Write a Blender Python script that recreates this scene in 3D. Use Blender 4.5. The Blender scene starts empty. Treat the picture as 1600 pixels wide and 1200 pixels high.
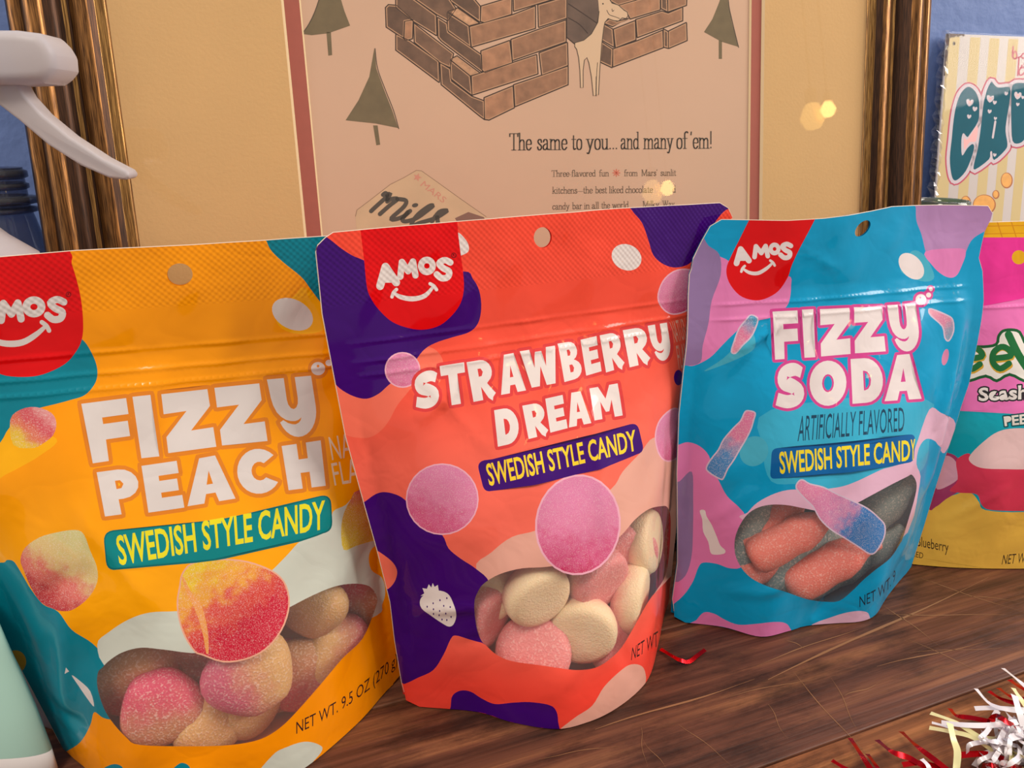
import bpy, math, random
import numpy as np
from mathutils import Vector, Matrix
from mathutils.geometry import delaunay_2d_cdt

# ------------------------------------------------------------------ camera, light, exposure
SC = bpy.context.scene
COL = SC.collection
FPX, PITCH, CAMH = 1110.0, math.radians(20), 0.25
cam = bpy.data.cameras.new('camera'); camo = bpy.data.objects.new('camera', cam); COL.objects.link(camo)
cam.sensor_width = 36; cam.lens = 36 * FPX / 1600; cam.clip_start = .01
camo.location = (0, 0, CAMH); camo.rotation_euler = (math.pi / 2 - PITCH, 0, 0)
SC.camera = camo
SC.view_settings.view_transform = 'Standard'; SC.view_settings.look = 'None'
SC.view_settings.exposure = 0.0; SC.view_settings.gamma = 1.0; SC.view_settings.use_curve_mapping = False
wd = bpy.data.worlds.new('room_light'); SC.world = wd; wd.use_nodes = True
wd.node_tree.nodes['Background'].inputs[0].default_value = (1.0, .93, .86, 1)
wd.node_tree.nodes['Background'].inputs[1].default_value = 0.44
def area(name, loc, target, size, energy, color):
    l = bpy.data.lights.new(name, 'AREA'); l.energy = energy; l.color = color; l.shape = 'RECTANGLE'; l.size = size[0]; l.size_y = size[1]
    o = bpy.data.objects.new(name, l); COL.objects.link(o); o.location = loc
    o.rotation_euler = (Vector(target) - Vector(loc)).to_track_quat('-Z', 'Y').to_euler()
    return o
area('window_daylight', (1.65, .20, 1.05), (.05, .35, .1), (.8, .9), 31, (1, .93, .84))
area('overhead_fill', (-.35, -.8, 1.7), (0, .3, .1), (.45, .45), 16, (1, .91, .80))  # added overhead fill to brighten poster and table, no fixture modelled
area('side_window_daylight', (-1.45, -.25, 1.0), (.15, .4, .15), (.7, .9), 12, (1, .93, .84))

rnd = random.Random(7)
# ------------------------------------------------------------------ pixel -> ray helpers (photo is 1600x1200)
CAM = np.array([0, 0, CAMH])
RX = np.array([1., 0, 0]); UX = np.array([0, math.sin(PITCH), math.cos(PITCH)]); FX = np.array([0, math.cos(PITCH), -math.sin(PITCH)])
def ray(p):
    p = np.atleast_2d(np.asarray(p, float))
    return ((p[:, :1] - 800) / FPX) * RX - ((p[:, 1:2] - 600) / FPX) * UX + FX
def ground(p, z=0.):
    d = ray(p); return CAM + d * ((z - CAMH) / d[:, 2:3])
def on_plane(p, o, n):
    d = ray(p); return CAM + d * (((np.asarray(o) - CAM) @ n) / (d @ n))[:, None]

# ------------------------------------------------------------------ 2D shape helpers
def sm(pts, k=5, closed=True):
    P = np.asarray(pts, float); n = len(P); out = []
    for i in range(n if closed else n - 1):
        if closed: a, b, c, d = P[i - 1], P[i], P[(i + 1) % n], P[(i + 2) % n]
        else: a, b, c, d = P[max(i - 1, 0)], P[i], P[i + 1], P[min(i + 2, n - 1)]
        for j in range(k):
            t = j / k
            out.append(.5 * (2 * b + (c - a) * t + (2 * a - 5 * b + 4 * c - d) * t * t + (3 * b - a - 3 * c + d) * t ** 3))
    if not closed: out.append(P[-1])
    return np.array(out)
def off(o, s, pts): return [(o[0] + x / s, o[1] + y / s) for x, y in pts]
def ell(cx, cy, rx, ry, rot=0, n=28):
    a = np.linspace(0, 2 * math.pi, n, endpoint=False); c, s = math.cos(math.radians(rot)), math.sin(math.radians(rot))
    return np.c_[cx + rx * np.cos(a) * c - ry * np.sin(a) * s, cy + rx * np.cos(a) * s + ry * np.sin(a) * c]
def area2(P): x, y = P[:, 0], P[:, 1]; return .5 * np.sum(x * np.roll(y, -1) - y * np.roll(x, -1))
def stroke(pts, w, smooth=True, cap=True, k=4):
    P = sm(pts, k, False) if smooth and len(pts) > 2 else np.asarray(pts, float)
    W = np.interp(np.linspace(0, 1, len(P)), np.linspace(0, 1, len(w)), w) if hasattr(w, '__len__') else np.full(len(P), float(w))
    T = np.gradient(P, axis=0); T /= np.linalg.norm(T, axis=1)[:, None] + 1e-9
    N = np.c_[-T[:, 1], T[:, 0]]
    L = P + N * W[:, None]; R = P - N * W[:, None]
    if not cap: return np.vstack([L, R[::-1]])
    def arc(c, n, t, w): return np.array([c + w * (n * math.cos(a) + t * math.sin(a)) for a in np.linspace(0, math.pi, 7)[1:-1]])
    return np.vstack([L, arc(P[-1], N[-1], T[-1], W[-1]), R[::-1], arc(P[0], -N[0], -T[0], W[0])])
def grow(P, r):
    """outward offset of a closed loop by r (positive = larger), round-ish mitres"""
    P = np.asarray(P, float); s = 1 if area2(P) > 0 else -1
    keep = np.linalg.norm(P - np.roll(P, 1, 0), axis=1) > 1e-3; P = P[keep]
    out = []; n = len(P)
    for i in range(n):
        a, b, c = P[i - 1], P[i], P[(i + 1) % n]
        t1 = (b - a) / np.linalg.norm(b - a); t2 = (c - b) / np.linalg.norm(c - b)
        n1 = np.array([t1[1], -t1[0]]) * s; n2 = np.array([t2[1], -t2[0]]) * s
        cr = (t1[0] * t2[1] - t1[1] * t2[0]) * s * (1 if r > 0 else -1); dt = float(t1 @ t2)
        if cr > .3 and dt < .9:
            m = n1 + n2; m /= np.linalg.norm(m) + 1e-9
            out += [b + n1 * r, b + m * r * 1.12, b + n2 * r]
        else:
            m = n1 + n2; L = np.linalg.norm(m)
            if L < .35: out.append(b + n1 * r)
            else: m /= L; out.append(b + m * r / max(.45, float(m @ n1)))
    return np.array(out)
def quad(uv, q):
    uv = np.asarray(uv, float); u, v = uv[:, :1], uv[:, 1:2]; TL, TR, BR, BL = [np.array(p, float) for p in q]
    return TL * (1 - u) * (1 - v) + TR * u * (1 - v) + BR * u * v + BL * (1 - u) * v
def arcpts(cx, cy, rx, ry, a0, a1, n=9):
    return [(cx + rx * math.cos(math.radians(a)), cy + ry * math.sin(math.radians(a))) for a in np.linspace(a0, a1, n)]
# fat display glyphs in a unit box, y down; first loop outer, then holes
GL = {
 'F': [[(0,0),(1,0),(1,.27),(.40,.27),(.40,.38),(.96,.38),(.96,.64),(.40,.64),(.38,1),(0,1)]],
 'I': [[(0,0),(1,0),(1,1),(0,1)]],
 'Z': [[(0,0),(1,0),(1,.29),(.53,.67),(1,.66),(1,1),(0,1),(0,.73),(.49,.33),(0,.34)]],
 'Y': [[(0,0),(.38,0),(.38,.34)] + arcpts(.505,.36,.125,.17,180,0,7) + [(.63,0),(1,0)] + arcpts(.56,.52,.44,.48,0,155,14) + [(.24,.69),(.33,.745),(.42,.775),(.5,.785),(.57,.765),(.62,.73),(.65,.68),(.58,.715),(.5,.73),(.4,.72),(.3,.69),(.2,.63),(.12,.55),(.06,.43),(.03,.3)]],
 'P': [[(0,0)] + arcpts(.55,.33,.45,.33,-90,90) + [(.42,.66),(.42,1),(0,1)], [(.42,.24),(.55,.24),(.62,.33),(.55,.42),(.42,.43)]],
 'E': [[(0,0),(1,0),(1,.26),(.43,.26),(.43,.37),(.93,.37),(.93,.62),(.43,.62),(.43,.73),(1,.73),(1,1),(0,1)]],
 'A': [[(.28,0),(.74,0),(1,1),(.66,1),(.61,.80),(.40,.80),(.35,1),(0,1)], [(.51,.30),(.58,.60),(.43,.60)]],
 'C': [arcpts(.5,.5,.5,.5,-38,-322,22) + arcpts(.52,.5,.19,.21,-310,-50,12)],
 'H': [[(0,0),(.38,0),(.38,.35),(.62,.35),(.62,0),(1,0),(1,1),(.62,1),(.62,.65),(.38,.65),(.38,1),(0,1)]],
 'S': [stroke([(.92,.25),(.72,.16),(.46,.17),(.25,.27),(.30,.42),(.58,.53),(.78,.67),(.68,.82),(.40,.86),(.06,.76)], [.13,.15,.17,.17,.17,.17,.15,.14], cap=False).tolist()],
 'O': [ell(.5,.5,.5,.5).tolist(), ell(.5,.5,.16,.20,n=16).tolist()],
 'D': [[(0,0)] + arcpts(.45,.5,.55,.5,-90,90,13) + [(0,1)], [(.38,.28)] + arcpts(.42,.5,.2,.22,-90,90,7) + [(.38,.72)]],
 'R': [[(0,0)] + arcpts(.55,.3,.43,.3,-90,60,9) + [(.70,.60),(1,.88),(.86,.97),(.82,1.06),(.66,.97),(.42,.66),(.42,1),(0,1)], [(.40,.21),(.53,.21),(.60,.30),(.53,.40),(.40,.41)]],
 'T': [[(0,0),(1,0),(1,.25),(.68,.25),(.70,1),(.30,1),(.30,.25),(0,.25)]],
 'W': [[(0,0),(.27,0),(.34,.5),(.42,.08),(.60,.08),(.68,.5),(.74,0),(1,0),(.90,1),(.62,1),(.51,.48),(.40,1),(.14,1)]],
 'B': [[(0,0)] + arcpts(.55,.25,.36,.25,-90,70,8) + arcpts(.55,.74,.45,.26,-60,90,8) + [(0,1)], [(.4,.2),(.52,.2),(.57,.28),(.52,.36),(.4,.36)], [(.4,.6),(.55,.6),(.62,.70),(.55,.8),(.4,.8)]],
 'M': [[(0,0),(.30,0),(.5,.40),(.70,0),(1,0),(1,1),(.72,1),(.70,.46),(.56,.80),(.44,.80),(.30,.46),(.28,1),(0,1)]],
}
def glyph(ch, q): return [quad(l, q) for l in GL[ch]]
_txt = {}
def text_loops(s, bold=0.):
    key = (s, bold)
    if key in _txt: return _txt[key]
    cu = bpy.data.curves.new('lettering_tmp', 'FONT'); cu.body = s; cu.resolution_u = 3; cu.fill_mode = 'FRONT'; cu.offset = bold
    ob = bpy.data.objects.new('lettering_tmp', cu); COL.objects.link(ob)
    dg = bpy.context.evaluated_depsgraph_get(); ev = ob.evaluated_get(dg); me = ev.to_mesh()
    V = np.array([v.co[:2] for v in me.vertices]); cnt = {}
    key2 = {}; ids = []
    for i, v in enumerate(V):
        kk = (round(v[0], 5), round(v[1], 5)); ids.append(key2.setdefault(kk, i))
    for p in me.polygons:
        vs = [ids[i] for i in p.vertices]
        for a, b in zip(vs, vs[1:] + vs[:1]): cnt[(a, b)] = cnt.get((a, b), 0) + 1
    nxt = {}
    for (a, b) in cnt:
        if (b, a) not in cnt: nxt[a] = b
    loops = []
    while nxt:
        a = next(iter(nxt)); l = [a]; b = nxt.pop(a)
        while b != a and b in nxt: l.append(b); b = nxt.pop(b)
        if len(l) > 2: loops.append(V[l])
    ev.to_mesh_clear(); bpy.data.objects.remove(ob); bpy.data.curves.remove(cu)
    A = np.vstack(loops); lo, hi = A.min(0), A.max(0)
    loops = [np.c_[(l[:, 0] - lo[0]) / (hi[0] - lo[0]), 1 - (l[:, 1] - lo[1]) / (hi[1] - lo[1])] for l in loops]
    _txt[key] = loops
    return loops
def text_quad(s, q, bold=0.): return [quad(l, q) for l in text_loops(s, bold)]
def text_path(s, base, h, bold=0.):
    B = sm(base, 6, False); d = np.r_[0, np.cumsum(np.linalg.norm(np.diff(B, axis=0), axis=1))]; d /= d[-1]; out = []
    for l in text_loops(s, bold):
        x = np.interp(l[:, 0], d, B[:, 0]); y = np.interp(l[:, 0], d, B[:, 1]); out.append(np.c_[x, y - (1 - l[:, 1]) * h])
    return out

# ------------------------------------------------------------------ materials
def lin(c):
    return tuple(((v / 255) / 12.92 if v / 255 <= .04045 else ((v / 255 + .055) / 1.055) ** 2.4) for v in c) + (1,)
MATS = {}
def new_mat(name):
    m = bpy.data.materials.new(name); m.use_nodes = True; nt = m.node_tree; nt.nodes.clear()
    return m, nt, nt.nodes, nt.links
def N(nt, t, **kw):
    n = nt.nodes.new(t)
    for k, v in kw.items():
        if k in n.inputs: n.inputs[k].default_value = v
        else: setattr(n, k, v)
    return n
def M_(nt, op, a, b=None, c=None):
    n = nt.nodes.new('ShaderNodeMath'); n.operation = op
    for i, v in enumerate((a, b, c)):
        if v is None: continue
        if isinstance(v, (int, float)): n.inputs[i].default_value = v
        else: nt.links.new(v, n.inputs[i])
    return n.outputs[0]
def simple(name, c, rough=.5, metal=0, bump=None, spec=.5, noise=None, coat=0, trans=0, emis=None):
    if name in MATS: return MATS[name]
    m, nt, nd, lk = new_mat(name)
    b = N(nt, 'ShaderNodeBsdfPrincipled'); out = N(nt, 'ShaderNodeOutputMaterial'); lk.new(b.outputs[0], out.inputs[0])
    b.inputs['Base Color'].default_value = lin(c); b.inputs['Roughness'].default_value = rough; b.inputs['Metallic'].default_value = metal
    b.inputs['Specular IOR Level'].default_value = spec; b.inputs['Coat Weight'].default_value = coat
    if trans: b.inputs['Transmission Weight'].default_value = trans
    if emis: b.inputs['Emission Color'].default_value = lin(c); b.inputs['Emission Strength'].default_value = emis
    tc = N(nt, 'ShaderNodeTexCoord')
    if noise:   # (scale, amount)
        nz = N(nt, 'ShaderNodeTexNoise', Scale=noise[0], Detail=5.0); lk.new(tc.outputs['Object'], nz.inputs['Vector'])
        mx = N(nt, 'ShaderNodeMix', data_type='RGBA'); lk.new(nz.outputs[0], mx.inputs[0])
        mx.inputs[6].default_value = lin([max(0, v * (1 - noise[1])) for v in c]); mx.inputs[7].default_value = lin([min(255, v * (1 + noise[1])) for v in c])
        lk.new(mx.outputs[2], b.inputs['Base Color'])
    if bump:    # (scale, strength, distance)
        nz = N(nt, 'ShaderNodeTexNoise', Scale=bump[0], Detail=4.0); lk.new(tc.outputs['Object'], nz.inputs['Vector'])
        bp = N(nt, 'ShaderNodeBump', Strength=bump[1], Distance=bump[2]); lk.new(nz.outputs[0], bp.inputs['Height']); lk.new(bp.outputs[0], b.inputs['Normal'])
    MATS[name] = m
    return m
def film_normal(nt, knurl):
    lk = nt.links; tc = N(nt, 'ShaderNodeTexCoord')
    mp = N(nt, 'ShaderNodeMapping'); mp.inputs['Scale'].default_value = (1, 1, 1.0); lk.new(tc.outputs['Object'], mp.inputs[0])
    nz = N(nt, 'ShaderNodeTexNoise', Scale=38.0, Detail=3.0, Roughness=.45); nz.inputs['Distortion'].default_value = .6
    lk.new(mp.outputs[0], nz.inputs['Vector'])
    b0 = N(nt, 'ShaderNodeBump', Strength=.35, Distance=.0035); lk.new(nz.outputs[0], b0.inputs['Height'])
    vo = N(nt, 'ShaderNodeTexVoronoi', Scale=26.0, feature='DISTANCE_TO_EDGE'); nw = N(nt, 'ShaderNodeTexNoise', Scale=20.0, Detail=2.0); lk.new(mp.outputs[0], nw.inputs['Vector'])
    va = N(nt, 'ShaderNodeVectorMath', operation='ADD'); vs_ = N(nt, 'ShaderNodeVectorMath', operation='SCALE'); vs_.inputs['Scale'].default_value = .05; lk.new(nw.outputs['Color'], vs_.inputs[0]); lk.new(mp.outputs[0], va.inputs[0]); lk.new(vs_.outputs[0], va.inputs[1]); lk.new(va.outputs[0], vo.inputs['Vector'])
    cr_ = M_(nt, 'MINIMUM', vo.outputs['Distance'], .06)
    b1 = N(nt, 'ShaderNodeBump', Strength=.22, Distance=.004); lk.new(cr_, b1.inputs['Height']); lk.new(b0.outputs[0], b1.inputs['Normal'])
    if not knurl: return b1.outputs[0]
    sx = N(nt, 'ShaderNodeSeparateXYZ'); lk.new(tc.outputs['Object'], sx.inputs[0])
    x, z = sx.outputs[0], sx.outputs[2]; k = 2 * math.pi / .0024
    a = M_(nt, 'SINE', M_(nt, 'MULTIPLY', x, k)); c = M_(nt, 'SINE', M_(nt, 'MULTIPLY', z, k))
    mask = M_(nt, 'GREATER_THAN', z, knurl)
    h = M_(nt, 'MULTIPLY', M_(nt, 'MULTIPLY', a, c), mask)
    b2 = N(nt, 'ShaderNodeBump', Strength=.35, Distance=.00022); lk.new(h, b2.inputs['Height']); lk.new(b1.outputs[0], b2.inputs['Normal'])
    return b2.outputs[0]
def film(c, knurl=None, grad=None, speck=0, rough=.33):
    """printed glossy plastic film. grad = (p0, p1, c1): c at p0 (x,z in bag space) to c1 at p1; speck = sugar grain of a printed sweet"""
    key = ('film', tuple(c), knurl, str(grad), speck, rough)
    if key in MATS: return MATS[key]
    m, nt, nd, lk = new_mat('printed_film')
    b = N(nt, 'ShaderNodeBsdfPrincipled'); out = N(nt, 'ShaderNodeOutputMaterial')
    b.inputs['Roughness'].default_value = rough; b.inputs['Specular IOR Level'].default_value = .1
    b.inputs['Coat Weight'].default_value = .5; b.inputs['Coat Roughness'].default_value = .05
    b.inputs['Base Color'].default_value = lin(c); col = None
    tc = N(nt, 'ShaderNodeTexCoord')
    if grad:
        p0, p1, cs = grad
        if not isinstance(cs, list): cs = [cs]
        sx = N(nt, 'ShaderNodeSeparateXYZ'); lk.new(tc.outputs['Object'], sx.inputs[0])
        d = (p1[0] - p0[0], p1[1] - p0[1]); L2 = d[0] ** 2 + d[1] ** 2
        t = M_(nt, 'ADD', M_(nt, 'MULTIPLY', sx.outputs[0], d[0] / L2), M_(nt, 'MULTIPLY', sx.outputs[2], d[1] / L2))
        t = M_(nt, 'SUBTRACT', t, (p0[0] * d[0] + p0[1] * d[1]) / L2)
        if speck:
            nz = N(nt, 'ShaderNodeTexNoise', Scale=260.0, Detail=2.0); lk.new(tc.outputs['Object'], nz.inputs['Vector'])
            t = M_(nt, 'ADD', t, M_(nt, 'MULTIPLY', M_(nt, 'SUBTRACT', nz.outputs[0], .5), .5))
        rp = N(nt, 'ShaderNodeValToRGB'); rp.color_ramp.interpolation = 'EASE'
        allc = [c] + cs; rp.color_ramp.elements[0].color = lin(allc[0]); rp.color_ramp.elements[1].color = lin(allc[-1])
        for i, cc in enumerate(allc[1:-1]): e = rp.color_ramp.elements.new((i + 1) / (len(allc) - 1)); e.color = lin(cc)
        lk.new(t, rp.inputs[0]); col = rp.outputs[0]
    if speck:
        nz2 = N(nt, 'ShaderNodeTexNoise', Scale=2600.0, Detail=1.0); lk.new(tc.outputs['Object'], nz2.inputs['Vector'])
        r2 = N(nt, 'ShaderNodeValToRGB'); r2.color_ramp.elements[0].position = .50; r2.color_ramp.elements[1].position = .85
        r2.color_ramp.elements[0].color = (0, 0, 0, 1); r2.color_ramp.elements[1].color = (speck, speck, speck, 1)
        lk.new(nz2.outputs[0], r2.inputs[0])
        mx = N(nt, 'ShaderNodeMix', data_type='RGBA'); lk.new(r2.outputs[0], mx.inputs[0])
        if col: lk.new(col, mx.inputs[6])
        else: mx.inputs[6].default_value = lin(c)
        mx.inputs[7].default_value = lin((245, 232, 225)); col = mx.outputs[2]
    if col: lk.new(col, b.inputs['Base Color'])
    lk.new(film_normal(nt, knurl), b.inputs['Normal'])
    tr = N(nt, 'ShaderNodeBsdfTranslucent'); tr.inputs[0].default_value = lin(c)
    if col: lk.new(col, tr.inputs[0])
    ms = N(nt, 'ShaderNodeMixShader'); ms.inputs[0].default_value = .08; lk.new(b.outputs[0], ms.inputs[1]); lk.new(tr.outputs[0], ms.inputs[2])
    lk.new(ms.outputs[0], out.inputs[0])
    MATS[key] = m
    return m
def clear_film(name, haze=.05, tint=(255, 250, 245), rough=.06, refl=1.0, bump=True):
    if name in MATS: return MATS[name]
    m, nt, nd, lk = new_mat(name); out = N(nt, 'ShaderNodeOutputMaterial')
    tr = N(nt, 'ShaderNodeBsdfTransparent'); tr.inputs[0].default_value = lin(tint)
    df = N(nt, 'ShaderNodeBsdfDiffuse'); df.inputs[0].default_value = (.8, .78, .75, 1)
    gl = N(nt, 'ShaderNodeBsdfGlossy', Roughness=rough)
    fr = N(nt, 'ShaderNodeFresnel', IOR=1.45)      # thin sheet: same reflectance from both faces
    ge = N(nt, 'ShaderNodeNewGeometry'); lk.new(M_(nt, 'ADD', M_(nt, 'MULTIPLY', ge.outputs['Backfacing'], 1 / 1.45 - 1.45), 1.45), fr.inputs['IOR'])
    m1 = N(nt, 'ShaderNodeMixShader'); m1.inputs[0].default_value = haze; lk.new(tr.outputs[0], m1.inputs[1]); lk.new(df.outputs[0], m1.inputs[2])
    m2 = N(nt, 'ShaderNodeMixShader'); lk.new(M_(nt, 'MULTIPLY', fr.outputs[0], refl), m2.inputs[0]); lk.new(m1.outputs[0], m2.inputs[1]); lk.new(gl.outputs[0], m2.inputs[2])
    if bump:
        n = film_normal(nt, None); lk.new(n, gl.inputs['Normal']); lk.new(n, fr.inputs['Normal'])
    lk.new(m2.outputs[0], out.inputs[0]); MATS[name] = m
    return m
def sugar(name, c0, c1, axis=2, lo=-.01, hi=.01, speck=.5, rough=.55, sss=.25, scale=1.0):
    """sugared gummy: two-colour body, grainy relief and pale crystals"""
    if name in MATS: return MATS[name]
    m, nt, nd, lk = new_mat(name); b = N(nt, 'ShaderNodeBsdfPrincipled'); out = N(nt, 'ShaderNodeOutputMaterial'); lk.new(b.outputs[0], out.inputs[0])
    tc = N(nt, 'ShaderNodeTexCoord'); sx = N(nt, 'ShaderNodeSeparateXYZ'); lk.new(tc.outputs['Object'], sx.inputs[0])
    nz = N(nt, 'ShaderNodeTexNoise', Scale=150.0, Detail=2.0); lk.new(tc.outputs['Object'], nz.inputs['Vector'])
    t = M_(nt, 'DIVIDE', M_(nt, 'SUBTRACT', sx.outputs[axis], lo), hi - lo)
    t = M_(nt, 'ADD', t, M_(nt, 'MULTIPLY', M_(nt, 'SUBTRACT', nz.outputs[0], .5), .7))
    rp = N(nt, 'ShaderNodeValToRGB'); rp.color_ramp.interpolation = 'EASE'; rp.color_ramp.elements[0].color = lin(c0); rp.color_ramp.elements[1].color = lin(c1); lk.new(t, rp.inputs[0])
    vz = N(nt, 'ShaderNodeTexNoise', Scale=1300.0, Detail=1.0); lk.new(tc.outputs['Object'], vz.inputs['Vector'])
    r2 = N(nt, 'ShaderNodeValToRGB'); r2.color_ramp.elements[0].position = .52; r2.color_ramp.elements[1].position = .72
    r2.color_ramp.elements[0].color = (0, 0, 0, 1); r2.color_ramp.elements[1].color = (speck, speck, speck, 1); lk.new(vz.outputs[0], r2.inputs[0])
    mx = N(nt, 'ShaderNodeMix', data_type='RGBA'); lk.new(r2.outputs[0], mx.inputs[0]); lk.new(rp.outputs[0], mx.inputs[6]); mx.inputs[7].default_value = lin((255, 240, 235))
    lk.new(mx.outputs[2], b.inputs['Base Color'])
    b.inputs['Roughness'].default_value = rough; b.inputs['Subsurface Weight'].default_value = sss; b.inputs['Subsurface Radius'].default_value = (.006, .003, .002); b.inputs['Subsurface Scale'].default_value = .6
    if speck > .01:
        bp = N(nt, 'ShaderNodeBump', Strength=.6, Distance=.0006); lk.new(vz.outputs[0], bp.inputs['Height']); lk.new(bp.outputs[0], b.inputs['Normal'])
    MATS[name] = m
    return m

# ------------------------------------------------------------------ object helpers
def mesh_obj(name, verts, faces, mat, parent=None, smooth=False, loc=None):
    me = bpy.data.meshes.new(name); me.from_pydata([tuple(map(float, v)) for v in verts], [], [tuple(map(int, f)) for f in faces]); me.update()
    if mat: me.materials.append(mat)
    if smooth: me.polygons.foreach_set('use_smooth', [True] * len(me.polygons))
    o = bpy.data.objects.new(name, me); COL.objects.link(o)
    if parent: o.parent = parent
    if loc is not None: o.location = loc
    return o
def empty(name, loc=(0, 0, 0), rot=(0, 0, 0)):
    o = bpy.data.objects.new(name, None); COL.objects.link(o); o.location = loc; o.rotation_euler = rot; o.empty_display_size = .02
    return o
def tag(o, label, cat, group=None, kind=None):
    o['label'] = label; o['category'] = cat
    if group: o['group'] = group
    if kind: o['kind'] = kind
    return o
def structure(o): o['kind'] = 'structure'; return o
def box(x0, x1, y0, y1, z0, z1):
    V = [(x, y, z) for x in (x0, x1) for y in (y0, y1) for z in (z0, z1)]
    F = [(0, 1, 3, 2), (4, 6, 7, 5), (0, 4, 5, 1), (2, 3, 7, 6), (0, 2, 6, 4), (1, 5, 7, 3)]
    return V, F
def bevel(o, w, seg=3):
    md = o.modifiers.new('soft_edges', 'BEVEL'); md.width = w; md.segments = seg; md.limit_method = 'ANGLE'; md.angle_limit = math.radians(35)
    o.data.polygons.foreach_set('use_smooth', [True] * len(o.data.polygons)); return o
def lathe(name, prof, mat, parent=None, n=40, loc=None, cap=True):
    V, F = [], []
    for r, z in prof:
        for i in range(n): a = 2 * math.pi * i / n; V.append((r * math.cos(a), r * math.sin(a), z))
    for j in range(len(prof) - 1):
        for i in range(n): F.append((j * n + i, j * n + (i + 1) % n, (j + 1) * n + (i + 1) % n, (j + 1) * n + i))
    if cap: F.append(tuple(range(n))[::-1]); F.append(tuple((len(prof) - 1) * n + i for i in range(n)))
    return mesh_obj(name, V, F, mat, parent, True, loc)
def tube(name, pts, r, mat, parent=None, n=8, closed=False):
    P = [Vector(p) for p in pts]; V, F = [], []; m = len(P)
    R = r if hasattr(r, '__len__') else [r] * m
    for i, p in enumerate(P):
        t = (P[(i + 1) % m] - P[i - 1]) if closed else (P[min(i + 1, m - 1)] - P[max(i - 1, 0)])
        t.normalize(); a = t.orthogonal() if abs(t.z) > .95 else t.cross(Vector((0, 0, 1))); a.normalize(); b = t.cross(a)
        for k in range(n): w = 2 * math.pi * k / n; V.append(p + R[i] * (a * math.cos(w) + b * math.sin(w)))
    for i in range(m if closed else m - 1):
        for k in range(n): F.append((i * n + k, i * n + (k + 1) % n, ((i + 1) % m) * n + (k + 1) % n, ((i + 1) % m) * n + k))
    if not closed: F.append(tuple(range(n))[::-1]); F.append(tuple((m - 1) * n + k for k in range(n)))
    return mesh_obj(name, V, F, mat, parent, True)
def inside(P, loops, rule='nz'):
    """points P (n,2) inside a set of loops; nz = nonzero winding per shape, eo = even-odd"""
    w = np.zeros(len(P), int)
    for L in loops:
        lo, hi = L.min(0), L.max(0)
        idx = np.where((P[:, 0] >= lo[0]) & (P[:, 0] <= hi[0]) & (P[:, 1] >= lo[1]) & (P[:, 1] <= hi[1]))[0]
        if not len(idx): continue
        x, y = P[idx, 0], P[idx, 1]; A = L; B = np.roll(L, -1, 0); ww = np.zeros(len(idx), int)
        for (x0, y0), (x1, y1) in zip(A, B):
            if y0 == y1: continue
            up = (y0 <= y) & (y < y1); dn = (y1 <= y) & (y < y0)
            if not (up.any() or dn.any()): continue
            s = (x1 - x0) * (y - y0) - (x - x0) * (y1 - y0)
            ww += np.where(up & (s > 0), 1, 0) - np.where(dn & (s < 0), 1, 0)
        if rule == 'eo': ww = ww % 2
        w[idx] += ww
    return (w % 2 == 1) if rule == 'eo' else w != 0
class Shape:
    def __init__(s, group, mat, loops, rule='nz', pair=None): s.pair = pair; s.group, s.mat, s.loops, s.rule = group, mat, [np.asarray(l, float) for l in loops], rule
def partition(domain, shapes, extra, holes=()):
    """cut a flat domain (mm) by all the shapes: returns verts (n,2), tris, shape index for each tri (-1 = ground colour)"""
    V, E = [], []
    def add(L):
        i0 = len(V); n = len(L)
        V.extend([Vector((float(a), float(b))) for a, b in L]); E.extend([(i0 + k, i0 + (k + 1) % n) for k in range(n)])
    add(domain)
    for h in holes: add(h)
    for s in shapes:
        for l in s.loops: add(l)
    if len(extra): V.extend([Vector((float(a), float(b))) for a, b in extra])
    vo, eo, fo, *_ = delaunay_2d_cdt(V, E, [], 0, 1e-4)
    P = np.array([(v.x, v.y) for v in vo]); T = np.array([f for f in fo if len(f) == 3]); C = P[T].mean(1)
    ok = inside(C, [domain])
    for h in holes: ok &= ~inside(C, [h])
    T = T[ok]; C = C[ok]; ID = np.full(len(T), -1)
    for i, s in enumerate(shapes): ID[inside(C, s.loops, s.rule)] = i
    a = P[T]; ar = (a[:, 1, 0] - a[:, 0, 0]) * (a[:, 2, 1] - a[:, 0, 1]) - (a[:, 2, 0] - a[:, 0, 0]) * (a[:, 1, 1] - a[:, 0, 1])
    T[ar < 0] = T[ar < 0][:, ::-1]
    return P, T, ID

# ------------------------------------------------------------------ the setting: wall, floor, table of planks
YAWW = math.radians(16)
WX = np.array([math.cos(YAWW), math.sin(YAWW), 0]); WN = np.array([math.sin(YAWW), -math.cos(YAWW), 0])
WALL_O = np.array([0, .505, 0])
m_wall = simple('blue_painted_plaster', (100, 124, 180), .6, bump=(55, .35, .004), noise=(9, .04))
V, F = box(-2.2, 2.6, 0, .12, -.76, 2.0)
o = structure(mesh_obj('wall_back', V, F, m_wall)); o.location = WALL_O; o.rotation_euler = (0, 0, YAWW)
m_floor = simple('grey_floor', (120, 105, 92), .5, noise=(6, .1))
V, F = box(-2.2, 2.6, -3.2, 0, -.80, -.76)
o = structure(mesh_obj('floor', V, F, m_floor)); o.location = WALL_O; o.rotation_euler = (0, 0, YAWW)

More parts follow.
